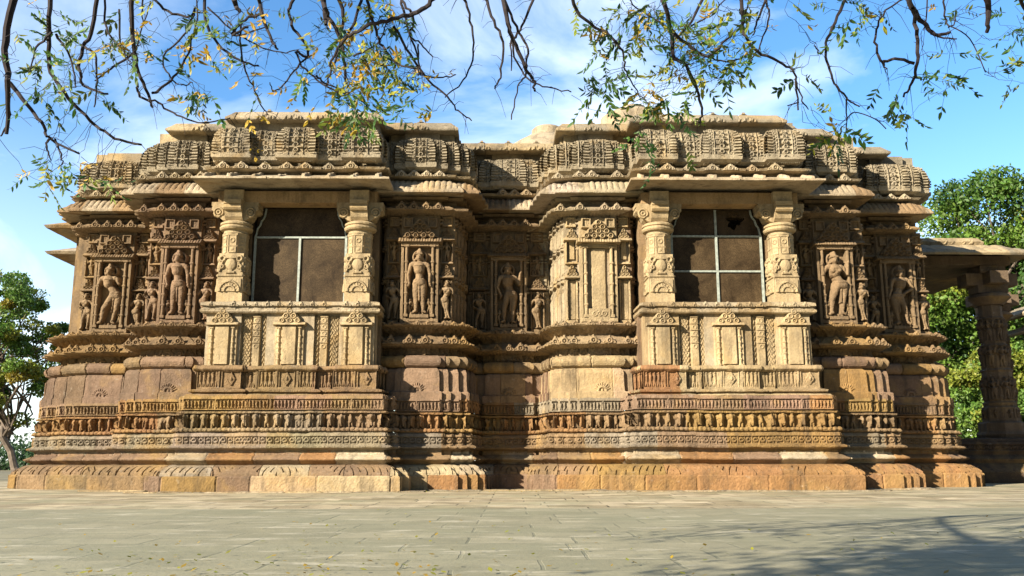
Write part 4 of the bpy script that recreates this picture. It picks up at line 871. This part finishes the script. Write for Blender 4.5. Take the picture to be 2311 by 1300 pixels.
# ------------------------------------------------------------------ trees
def tube(acc, pts, rads, col, seg=6):
    pts = np.array(pts, float); n = len(pts)
    if n < 2: return
    tg = np.gradient(pts, axis=0); tg /= np.linalg.norm(tg, axis=1)[:, None] + 1e-9
    ref = np.array([.31, .9, .2]); u = np.cross(tg, ref); u /= np.linalg.norm(u, axis=1)[:, None] + 1e-9; v = np.cross(tg, u)
    an = np.linspace(0, 2 * np.pi, seg + 1)
    P = pts[:, None] + np.array(rads)[:, None, None] * (u[:, None] * np.cos(an)[None, :, None] + v[:, None] * np.sin(an)[None, :, None])
    acc.grid(P.transpose(1, 0, 2), np.array(col, float))
def leafquads(acc, cen, size, cols, rng, drop=.3, aspect=.45):
    n = len(cen); d = rng.normal(size=(n, 3)); d[:, 2] -= drop; d /= np.linalg.norm(d, axis=1)[:, None]
    r = rng.normal(size=(n, 3)); s = np.cross(d, r); s /= np.linalg.norm(s, axis=1)[:, None]; nn = np.cross(d, s)
    L_ = (size * rng.uniform(.6, 1.3, n))[:, None]; W_ = L_ * aspect
    V = np.stack([cen, cen + d * L_ * .45 + s * W_ * .5 + nn * L_ * .06, cen + d * L_, cen + d * L_ * .45 - s * W_ * .5 + nn * L_ * .06], 1).reshape(-1, 3)
    acc.V.append(V); acc.C.append(np.repeat(cols, 4, 0)); acc.Q.append(np.arange(4 * n).reshape(n, 4) + acc.n); acc.n += 4 * n
def branchy(start, end, rng, n=8, wob=.12):
    t = np.linspace(0, 1, n)[:, None]; p = np.array(start) * (1 - t) + np.array(end) * t; ln = np.linalg.norm(np.array(end) - np.array(start))
    off = np.cumsum(rng.normal(size=(n, 3)) * ln * wob / math.sqrt(n), 0); off -= t * off[-1]; return p + off
def make_tree(name, label, loc, height, spread, seed, nl, lsize, cols,  trunk_r=.25, clear=.3, lean=(0, 0), nclump=60, flat=.5, cs=(.16, .34), barkc=(.06, .045, .035), cat='tree', group=None):
    rng = np.random.RandomState(seed); root = thing(name, label, cat, loc, 0, group)
    tr = Acc(); top = np.array([lean[0], lean[1], height * .62]); base = np.array([0, 0, -.1])
    tp = branchy(base, top, rng, 9, .08); tube(tr, tp, np.linspace(trunk_r, trunk_r * .35, 9), barkc, 8)
    cz = height * (clear + (1 - clear) / 2); ch = height * (1 - clear) / 2
    cl = []
    for k in range(nclump):
        d = rng.normal(size=3); d /= np.linalg.norm(d); q = rng.uniform(.35, 1) ** .6
        cl.append(np.array([d[0] * spread * q, d[1] * spread * .8 * q, cz + d[2] * ch * q * .92]) + np.array([lean[0], lean[1], 0]) * .7)
    cl = np.array(cl)
    lb = Acc()
    for c_ in cl[::2]:
        s_ = tp[rng.randint(3, 8)]; bp = branchy(s_, c_, rng, 6, .2); tube(lb, bp, np.linspace(trunk_r * .32, .02, 6), barkc, 5)
    tr.build('trunk', M_BARKG, root); lb.build('limbs', M_BARKG, root)
    P = []; C = []
    per = nl // nclump
    for c_ in cl:
        rr = spread * rng.uniform(*cs); p = rng.normal(size=(per, 3)); p /= np.linalg.norm(p, axis=1)[:, None]; p *= (rr * rng.uniform(.15, 1, per) ** .45)[:, None]; p[:, 2] *= .62
        P.append(c_ + p); base_c = np.array(cols[rng.randint(len(cols))]); C.append(base_c * rng.uniform(.6, 1.35, (per, 1)) * rng.uniform(.9, 1.1, (per, 3)))
    P = np.concatenate(P); C = np.concatenate(C); P[:, 2] = np.maximum(P[:, 2], .1)
    lf = Acc(); leafquads(lf, P, lsize, np.clip(C, 0, 1), rng, .3, .6); lf.build('crown', M_LEAF, root)
    return root
G1, G2, G3, G4 = (.075, .155, .022), (.12, .21, .028), (.05, .11, .018), (.20, .235, .028)
Y1, Y2 = (.22, .18, .02), (.24, .14, .02)
make_tree('broadleaf_tree', 'yellow-green tree with forked trunk at the left edge, beside the temple corner', (-19.75, 37, 0), 8.8, 2.7, 11, 32000, .14, [G2, G4, G1, Y1, G4, G2, G1], .16, .22, (-1.7, 0), 95, barkc=(.05, .035, .03), cs=(.10, .24))
make_tree('evergreen_tree', 'tall dense green tree nearest behind the porch', (25.9, 47, 0), 16.2, 5.6, 21, 100000, .24, [G1, G2, G3, G2, G4], .34, .12, (0, 0), 110, group='trees behind the porch')
make_tree('evergreen_tree', 'dense green tree at the right edge with its top slightly lower than its neighbour', (33.0, 50, 0), 16.2, 5.4, 22, 90000, .24, [G1, G2, G3, G1], .4, .12, (0, 0), 110, group='trees behind the porch')
make_tree('leafy_bush', 'low bright green bush seen through the porch beside its corner pillar', (23.8, 44, 0), 6.2, 3.6, 23, 50000, .2, [G2, G4, G1, (.10, .19, .03)], .12, .03, (0, 0), 60, cat='bush', group='bushes behind the porch')
make_tree('leafy_bush', 'yellow-green bush at ground level right of the porch pillar', (29.0, 42, 0), 6.5, 4.0, 24, 50000, .2, [G2, G4, G1, Y1], .12, .03, (0, 0), 60, cat='bush', group='bushes behind the porch')
make_tree('evergreen_tree', 'unseen broad green tree added behind the camera to block sky light', (9, -16, 0), 15, 8, 41, 9000, .9, [G1, G3], .4, .1, (0, 0), 60, group='added light-blocking trees behind the camera')  # this tree and the next are unseen, added to block light from behind
make_tree('evergreen_tree', 'unseen tall green tree added behind the camera to block sky light', (26, -12, 0), 16, 9, 42, 9000, .9, [G1, G3], .4, .1, (0, 0), 60, group='added light-blocking trees behind the camera')
rng = np.random.RandomState(5); P = []; C = []
for k in range(150):
    x = rng.uniform(-75, -20); c_ = np.array([x, 85 + rng.uniform(-6, 6), rng.uniform(.3, 2.3)]); p = rng.normal(size=(160, 3)) * (1.3, 1.3, .8); P.append(c_ + p); C.append(np.array((.04, .09, .03)) * rng.uniform(.5, 1.3, (160, 1)))
for k in range(110):
    x = rng.uniform(20, 75); c_ = np.array([x, 64 + rng.uniform(-5, 5), rng.uniform(.5, 7)]); p = rng.normal(size=(200, 3)) * (1.6, 1.3, 1.2); P.append(c_ + p); C.append(np.array((.04, .09, .03)) * rng.uniform(.5, 1.3, (200, 1)))
P = np.concatenate(P); P[:, 2] = np.maximum(P[:, 2], 0); lf = Acc(); leafquads(lf, P, .4, np.concatenate(C), rng, .2, .6)
o = lf.build('far_shrubs', M_LEAF); o['kind'] = 'stuff'; o['label'] = 'line of dark green scrub beyond the temple court'; o['category'] = 'shrubs'

# ------------------------------------------------------------------ overhanging branches (traced, each with its own distance)
CP, SP = math.cos(R(PITCH)), math.sin(R(PITCH))
def at(px, py, d):
    u = (px - 1155.5) / FPX; v = (650 - py) / FPX
    return np.array([u * d, (CP - v * SP) * d, CAM_H + (SP + v * CP) * d])
BR_L = [  # (depth, start radius px, points)
 (5.2, 15, [(40, -60), (14, 90), (20, 180), (15, 300)]), (5.2, 8, [(18, 180), (60, 230), (100, 285), (112, 310), (180, 345)]), (5.2, 5, [(112, 308), (105, 330), (115, 358)]), (5.2, 4, [(125, 312), (138, 345), (140, 370)]),
 (5.3, 6, [(15, 190), (17, 270), (2, 305)]), (5.6, 9, [(118, -50), (112, 60), (112, 150), (145, 205), (205, 270), (260, 310), (320, 325)]), (5.6, 5, [(118, 70), (85, 105), (68, 160)]), (5.6, 5, [(128, 75), (160, 130), (172, 195)]),
 (6.0, 8, [(225, -50), (210, 60), (185, 110), (182, 170), (195, 195), (245, 210)]), (6.0, 5, [(190, 105), (215, 120), (220, 180), (213, 240)]), (6.0, 5, [(300, 120), (250, 155), (215, 180)]),
 (5.5, 9, [(298, -50), (300, 60), (310, 145), (335, 210), (345, 240)]), (5.5, 5, [(310, 185), (318, 215), (360, 232), (400, 258), (460, 275), (520, 265)]), (5.5, 5, [(345, 208), (385, 180), (420, 130), (440, 60), (445, -30)]),
 (5.8, 5, [(345, -10), (380, 25), (432, 35), (438, 20), (425, 65), (370, 125), (380, 165), (410, 190), (435, 185)]), (6.1, 6, [(460, -40), (470, 60), (510, 115), (555, 140), (585, 147)]),
 (5.4, 8, [(585, -40), (590, 20), (615, 90), (628, 110)]), (5.4, 12, [(520, -40), (535, 10), (542, 25)]), (5.9, 5, [(595, 28), (545, 50), (525, 75), (545, 50), (542, 90), (555, 160), (580, 215), (605, 258)]), (5.9, 3.5, [(470, 15), (545, 80), (620, 115), (675, 112)]),
 (6.2, 6, [(680, -30), (655, 15), (660, 55), (690, 100), (695, 130), (670, 115), (690, 155), (740, 195), (785, 212)]), (6.2, 4, [(695, 125), (665, 160), (625, 205), (610, 185)]),
 (5.3, 9, [(725, -40), (738, 30), (760, 60), (775, 120), (780, 180)]), (5.3, 12, [(728, -30), (736, 30), (737, 55)]), (5.7, 8, [(750, -30), (775, 20), (772, 90), (782, 175)]), (5.7, 6, [(820, -20), (800, 50), (755, 140), (740, 190)]),
 (5.0, 9, [(985, -10), (955, 20), (900, 40), (840, 55), (790, 80), (762, 110), (745, 150)]), (5.9, 4.5, [(800, 125), (850, 100), (880, 40)]), (5.6, 6, [(830, 0), (850, 70), (870, 110), (900, 145), (950, 155)]), (5.6, 5, [(905, -20), (920, 60), (945, 130), (950, 170)]),
 (5.5, 5, [(908, 0), (935, 45), (925, 75), (950, 100), (978, 128)]), (5.5, 3.5, [(945, 100), (948, 160), (945, 170)]), (5.5, 5, [(890, 60), (920, 110), (960, 170), (1010, 215), (1030, 245), (1065, 272)]), (6.0, 5, [(1040, -20), (1060, 30), (1070, 110), (1055, 170), (1005, 220)]), (6.0, 4, [(955, 168), (990, 175), (1030, 168)]),
 (5.8, 4.5, [(715, 170), (740, 190), (790, 210)]), (5.8, 5, [(560, 60), (525, 80), (600, 60)]), (6.3, 4, [(270, 20), (275, 110), (300, 120), (330, 40), (340, 0)]), (5.4, 4.5, [(238, -10), (240, 60), (270, 100), (290, 130), (300, 150)]), (5.9, 4, [(325, -20), (322, 20), (326, 55)])]
BR_R = [
 (6.0, 6, [(1085, -40), (1110, 35), (1135, 95), (1130, 165), (1118, 200)]), (5.7, 9, [(1130, -50), (1145, 40), (1160, 90), (1185, 150), (1205, 180), (1208, 205)]), (5.7, 5, [(1140, 0), (1165, 60), (1192, 110), (1188, 150), (1185, 175), (1170, 195), (1155, 270)]),
 (5.7, 5, [(1215, -30), (1185, 50), (1160, 90), (1162, 130), (1190, 175), (1225, 195), (1290, 208)]), (5.7, 3.5, [(1155, 90), (1155, 160)]), (5.4, 7, [(1285, -30), (1310, 35), (1370, 75), (1405, 115), (1412, 160)]),
 (5.3, 10, [(1480, -40), (1505, 30), (1525, 80), (1600, 130)]), (5.3, 8, [(1520, 75), (1520, 125), (1550, 150), (1570, 195), (1585, 245), (1580, 278)]), (5.5, 6, [(1600, -30), (1560, 50), (1525, 90)]), (5.5, 5, [(1600, 130), (1640, 90), (1680, 50), (1690, 0)]),
 (5.6, 7, [(1670, -40), (1675, 40), (1685, 85), (1710, 115), (1770, 145), (1795, 175), (1802, 250)]), (5.6, 5, [(1735, -20), (1710, 50), (1700, 80)]), (5.6, 4, [(1730, 0), (1735, 50), (1715, 105), (1695, 140)]), (5.6, 3.5, [(1795, 180), (1812, 230), (1825, 248)]), (5.6, 3, [(1804, 232), (1778, 240)]),
 (5.4, 6, [(1925, -30), (1890, 40), (1865, 100), (1868, 140), (1885, 190), (1915, 225), (1940, 242)]), (5.4, 4, [(1865, 110), (1850, 120), (1838, 105)]), (5.4, 3.5, [(1912, 220), (1912, 275)]), (5.4, 2, [(1912, 270), (1930, 255), (1975, 270), (2000, 292)]), (5.4, 2, [(1912, 275), (1908, 320)]),
 (5.1, 11, [(2045, -50), (2060, 20), (2090, 60), (2115, 82), (2145, 75)]), (5.1, 8, [(2062, 20), (2070, 80), (2072, 145), (2060, 190), (2040, 220)]), (5.1, 6, [(2065, 145), (2020, 135), (1992, 140), (1978, 110), (1980, 70), (1992, 35), (2040, 0)]), (5.1, 5, [(1995, 140), (1998, 160)]),
 (5.0, 14, [(2222, -40), (2232, 20), (2228, 75)]), (5.3, 9, [(2290, -30), (2320, 40)]), (5.6, 4, [(2132, -20), (2135, 50), (2148, 62), (2158, 35)]), (5.6, 2.5, [(2145, 60), (2190, 90), (2225, 165)]), (5.2, 5, [(2095, 60), (2110, 85), (2160, 90)]),
 (5.8, 4, [(1540, 95), (1500, 60), (1440, 20), (1400, -20)]), (5.5, 3.5, [(1412, 160), (1425, 185), (1460, 230)]), (5.6, 3.5, [(1560, 60), (1610, 30), (1650, -10)]), (5.6, 3.5, [(1600, 130), (1650, 140), (1700, 120)]), (5.7, 3, [(2095, -30), (2092, 40), (2086, 70)])]
CL_L = [  # px, py, spread x, spread y, number of compound leaves, yellow share
 (70, 25, 45, 25, 5, .3), (100, 150, 50, 45, 14, .15), (110, 190, 40, 30, 9, .2), (40, 60, 25, 20, 3, .5), (180, 60, 50, 40, 8, .2), (165, 80, 30, 20, 4, .0), (260, 95, 50, 40, 9, .7), (240, 120, 30, 30, 5, .9), (290, 60, 30, 50, 8, .4), (310, 100, 30, 25, 5, .1),
 (240, 220, 25, 15, 4, .1), (90, 215, 20, 20, 3, .0), (350, 20, 25, 25, 3, .7), (420, 110, 40, 40, 8, .7), (435, 200, 40, 30, 8, .35), (440, 230, 20, 15, 3, .4), (470, 60, 30, 40, 5, .3), (490, 90, 40, 35, 7, .4), (540, 130, 40, 30, 5, .5), (590, 80, 30, 30, 3, .6), (600, 10, 40, 15, 4, .3),
 (470, 205, 20, 15, 3, .6), (575, 165, 30, 15, 3, .8), (600, 200, 25, 15, 3, .6), (690, 160, 30, 30, 4, .7), (740, 60, 30, 40, 6, .5), (800, 60, 70, 50, 22, .5), (850, 30, 60, 30, 14, .35), (850, 110, 60, 40, 17, .55), (790, 150, 50, 40, 20, .55), (860, 160, 55, 35, 20, .45), (900, 120, 40, 40, 8, .55), (760, 210, 35, 25, 10, .2), (820, 215, 50, 25, 14, .4), (880, 210, 40, 25, 10, .35),
 (800, 260, 35, 20, 9, .4), (830, 290, 15, 20, 3, .3), (960, 200, 15, 20, 3, .6), (1000, 165, 20, 10, 2, .9), (95, 385, 25, 22, 6, .5), (110, 400, 20, 20, 4, .3), (155, 370, 35, 15, 5, .5), (205, 395, 30, 25, 9, .4), (190, 380, 20, 15, 3, .9), (665, 210, 10, 15, 2, .6), (500, 30, 40, 20, 3, .8), (545, 340, 20, 15, 2, .1), (720, 120, 25, 20, 4, .4), (985, 250, 12, 12, 2, .7), (560, 255, 15, 10, 2, .6)]
CL_R = [(1300, 10, 20, 10, 2, .6), (1340, 60, 30, 30, 6, .1), (1400, 40, 50, 35, 12, .3), (1430, 80, 50, 40, 16, .1), (1340, 170, 25, 40, 7, .0), (1350, 210, 30, 20, 6, .0), (1400, 130, 30, 20, 4, .2), (1460, 20, 50, 25, 12, .35), (1510, 40, 50, 35, 14, .55), (1560, 80, 50, 40, 13, .6), (1620, 60, 50, 40, 10, .4), (1600, 120, 50, 30, 11, .3), (1640, 130, 40, 25, 12, .35), (1540, 140, 45, 30, 11, .4),
 (1480, 200, 45, 25, 11, .6), (1510, 230, 40, 22, 10, .5), (1460, 235, 35, 20, 8, .4), (1670, 30, 30, 30, 6, .4), (1690, 110, 30, 40, 7, .3), (1660, 150, 25, 15, 5, .1), (1590, 180, 30, 20, 5, .2), (1460, 280, 20, 18, 5, .0), (1480, 330, 15, 15, 3, .0), (1415, 190, 15, 12, 2, .0), (1715, 45, 14, 20, 3, .95), (1805, 60, 8, 5, 1, .9), (1780, 160, 20, 10, 2, .1), (1820, 175, 14, 14, 2, .0), (1780, 0, 60, 10, 5, .3), (1900, 10, 50, 10, 6, .3),
 (1930, 30, 25, 25, 5, .2), (1975, 20, 30, 15, 4, .1), (1880, 275, 25, 12, 5, .6), (1870, 310, 20, 15, 6, .5), (1900, 325, 14, 10, 2, .0), (1880, 295, 16, 12, 3, .8), (2120, 150, 30, 20, 4, .05), (2140, 180, 16, 12, 3, .2), (2160, 120, 20, 12, 2, .0), (2040, 230, 25, 14, 4, .0), (2010, 195, 25, 10, 2, .0), (2045, 265, 14, 15, 3, .0), (2285, 60, 20, 30, 5, .0), (2290, 180, 20, 20, 5, .0), (2275, 110, 15, 15, 2, .0), (2290, 30, 20, 15, 3, .0), (2150, 15, 30, 12, 3, .1), (1550, 210, 20, 15, 3, .2), (1555, 330, 8, 6, 1, .3)]
LG = [(.04, .11, .015), (.03, .08, .014), (.07, .145, .016), (.14, .18, .018)]; LY = [(.24, .26, .018), (.42, .28, .018), (.30, .29, .02), (.38, .24, .02)]
def smooth_path(pts, n=5):
    pts = np.array(pts, float); out = []
    for i in range(len(pts) - 1):
        p0 = pts[max(i - 1, 0)]; p1 = pts[i]; p2 = pts[i + 1]; p3 = pts[min(i + 2, len(pts) - 1)]
        for t in np.linspace(0, 1, n, endpoint=False): out.append(.5 * ((2 * p1) + (-p0 + p2) * t + (2 * p0 - 5 * p1 + 4 * p2 - p3) * t * t + (-p0 + 3 * p1 - 3 * p2 + p3) * t ** 3))
    out.append(pts[-1]); return np.array(out)
def pinnate(lacc, tacc, base, direc, length, pairs, ls, col, rng, size=.05):
    d = direc / np.linalg.norm(direc); up = rng.normal(size=3); sd_ = np.cross(d, up); sd_ /= np.linalg.norm(sd_)
    t = np.linspace(0, 1, 6)[:, None]; droop = np.array([0, 0, -1.]) * (t ** 2) * length * .25; ax = base + d * length * t + droop
    tube(tacc, ax, np.full(6, .0012), (.09, .08, .03), 3)
    cen = []; dr = []
    for k in range(pairs):
        q = .2 + .8 * (k + .5) / pairs; p = base + d * length * q + np.array([0, 0, -1.]) * q * q * length * .25
        for s_ in (-1, 1):
            if rng.rand() < .12: continue
            v = d * .55 + sd_ * s_ * .8 + np.array([0, 0, -.45]) + rng.normal(size=3) * .18; cen.append(p); dr.append(v / np.linalg.norm(v))
    cen.append(ax[-1]); dr.append(d)
    cen = np.array(cen); dr = np.array(dr); n = len(cen); L_ = (size * rng.uniform(.75, 1.2, n))[:, None]
    s2 = np.cross(dr, rng.normal(size=3) * .4 + np.array([0, -1, .4])); s2 /= np.linalg.norm(s2, axis=1)[:, None] + 1e-9; W_ = L_ * .17
    nn = np.cross(dr, s2)
    V = np.stack([cen, cen + dr * L_ * .3 + s2 * W_ + nn * W_ * .3, cen + dr * L_ * .65 + s2 * W_ * .85 - nn * W_ * .2, cen + dr * L_ - nn * W_ * .8, cen + dr * L_ * .65 - s2 * W_ * .85 - nn * W_ * .2, cen + dr * L_ * .3 - s2 * W_ + nn * W_ * .3], 1).reshape(-1, 3)
    i = np.arange(n)[:, None] * 6; Q = np.concatenate([i + np.array([0, 1, 2, 5]), i + np.array([5, 2, 3, 4])]) 
    lacc.V.append(V); lacc.C.append(np.repeat(np.clip(col * rng.uniform(.7, 1.3, (n, 1)), 0, 1), 6, 0)); lacc.Q.append(Q + lacc.n); lacc.n += 6 * n
def overhang(label, trunk_xy, brs, cls, seed, limb_pts, canopy):
    rng = np.random.RandomState(seed); root = thing('overhanging_tree', label, 'tree', (0, 0, 0))
    bark = (.022, .013, .013); b_ = Acc(); tops = []
    nodes = []
    for d, r, pts in brs:
        p2 = smooth_path(pts); n = len(p2); dd = d + np.cumsum(rng.normal(size=n) * .02); dd = dd + rng.uniform(-.1, .1)
        P = np.array([at(p[0], p[1], q) for p, q in zip(p2, dd)])
        if r > 3.3: P[1:-1] += rng.normal(size=(n - 2, 3)) * .004
        r0 = r * .5 * d / FPX * 1.2; rad = np.linspace(r0, max(r0 * .45, .0035), n)
        if r > 4.5: rad *= 1 + .12 * rng.rand(n)
        nodes.append(P)
        if pts[0][1] < 15: tops.append((P[0], r0))
        tube(b_, P, rad, bark, 7)
        for k in range(int(n * .45)):                       # side twiglets
            j = rng.randint(1, n); dv = rng.normal(size=3) * (1, .6, 1); dv /= np.linalg.norm(dv); ln = rng.uniform(.04, .16)
            tube(b_, [P[j], P[j] + dv * ln * .5, P[j] + dv * ln + (0, 0, -ln * .3)], [.0022, .0016, .001], bark, 3)
    limb = smooth_path(limb_pts, 8); lm = Acc(); tube(lm, limb, np.linspace(.06, .018, len(limb)), bark, 10)
    for P, r0 in tops:
        k = np.argmin(np.linalg.norm(limb - P - (0, 0, .3), axis=1)); tube(lm, branchy(limb[k], P, rng, 6, .06), np.linspace(max(r0 * 1.1, .02), r0, 6), bark, 6)
    lv = Acc(); tw = Acc(); allp = np.concatenate(nodes)
    for (px_, py_, sx, sy, n, yl) in cls:
        for k in range(int(round(n * 1.0))):
            x = px_ + rng.normal() * sx * .62; y = py_ + rng.normal() * sy * .6; d = rng.uniform(4.9, 6.3); c0 = at(x, y, d)
            yel = rng.rand() < yl; col = np.array((LY if yel else LG)[rng.randint(4)]) * rng.uniform(.75, 1.2)
            dv = rng.normal(size=3) * (1, .7, .7) + np.array([0, 0, -.5])
            pinnate(lv, tw, c0, dv, rng.uniform(.10, .20) * (.6 if yel else 1), rng.randint(3, 7) if not yel else rng.randint(1, 4), 0, col, rng, rng.uniform(.040, .058))
            if k % 2 == 0:
                j = np.argmin(np.linalg.norm(allp - c0, axis=1))
                if np.linalg.norm(allp[j] - c0) < .9: tube(tw, branchy(allp[j], c0, rng, 7, .14), np.linspace(.002, .0011, 7), (.07, .05, .035), 3)
    # crown above and behind the picture, that throws the shade on the paving
    for (cx_, cy_, cz_, rr, n) in canopy:
        cen = np.array([cx_, cy_, cz_]) + rng.normal(size=(n, 3)) * (rr, rr, rr * .35)
        cols = np.array(LG)[rng.randint(4, size=n)]; leafquads(lv, cen, .14, cols, rng, .3, .5)
    tb = Acc(); t0 = limb[0]; tube(tb, branchy((trunk_xy[0], trunk_xy[1], -.05), t0, rng, 9, .04), np.linspace(.26, .07, 9), bark, 12)
    tb.build('trunk', M_BARK, root); lm.build('limb', M_BARK, root); b_.build('hanging_branches', M_BARK, root); tw.build('twigs', M_BARK, root); lv.build('leaves', M_LEAF, root)
    return root
overhang('dark drooping branches with yellowing leaves hanging over the left half of the temple', (-5.2, -3.5), BR_L, CL_L, 3,
         [(-4.6, -2.5, 4.6), (-4.2, 1.0, 5.1), (-3.2, 4.0, 5.2), (-2.0, 5.0, 5.0), (-.6, 5.3, 4.9)],
         [(-6.4, -1.7, 5.0, .5, 500), (-5.4, -.9, 5.1, .6, 1000), (-4.4, -.3, 5.1, .65, 1500), (-3.4, .2, 5.0, .65, 1700), (-2.4, .7, 5.1, .65, 1500), (-1.2, .2, 5.1, .6, 1000), (-3.2, -1.4, 5.0, .5, 800), (-1.8, -1.0, 5.1, .5, 700)])
overhang('dense green and yellow leaf sprays on crooked branches hanging over the right half', (5.6, -1.5), BR_R, CL_R, 4,
         [(5.0, -.6, 4.4), (4.2, 2.0, 5.0), (3.0, 4.2, 5.1), (1.8, 5.0, 5.0), (.4, 5.2, 4.9)], [])
# fallen leaves
rng = np.random.RandomState(31); n = 620; X = np.where(rng.rand(n) < .5, rng.uniform(-6, 6, n), rng.normal(size=n) * 1.2 - 1.8); Y = 5.5 + rng.gamma(1.1, 1.5, n); X[-150:] = rng.uniform(-9, 9, 150); Y[-150:] = 20.9 - rng.gamma(1.0, .12, 150); cen = np.stack([X, Y, np.full(n, .012)], -1)
an = rng.uniform(0, 6.28, n); d = np.stack([np.cos(an), np.sin(an), rng.uniform(0, .5, n)], -1); s = np.stack([-np.sin(an), np.cos(an), rng.uniform(-.2, .2, n)], -1); L_ = rng.uniform(.025, .06, n)[:, None]
V = np.stack([cen, cen + d * L_ * .5 + s * L_ * .3, cen + d * L_, cen + d * L_ * .5 - s * L_ * .3], 1).reshape(-1, 3)
lf = Acc(); lf.V.append(V); lf.Q.append(np.arange(4 * n).reshape(n, 4)); lf.n = 4 * n; lf.C.append(np.repeat(np.array(LY)[rng.randint(4, size=n)] * rng.uniform(.5, 1.1, (n, 1)), 4, 0))
o = lf.build('fallen_leaves', M_LEAF); o['kind'] = 'stuff'; o['label'] = 'small yellow fallen leaves scattered over the paving in front'; o['category'] = 'leaves'
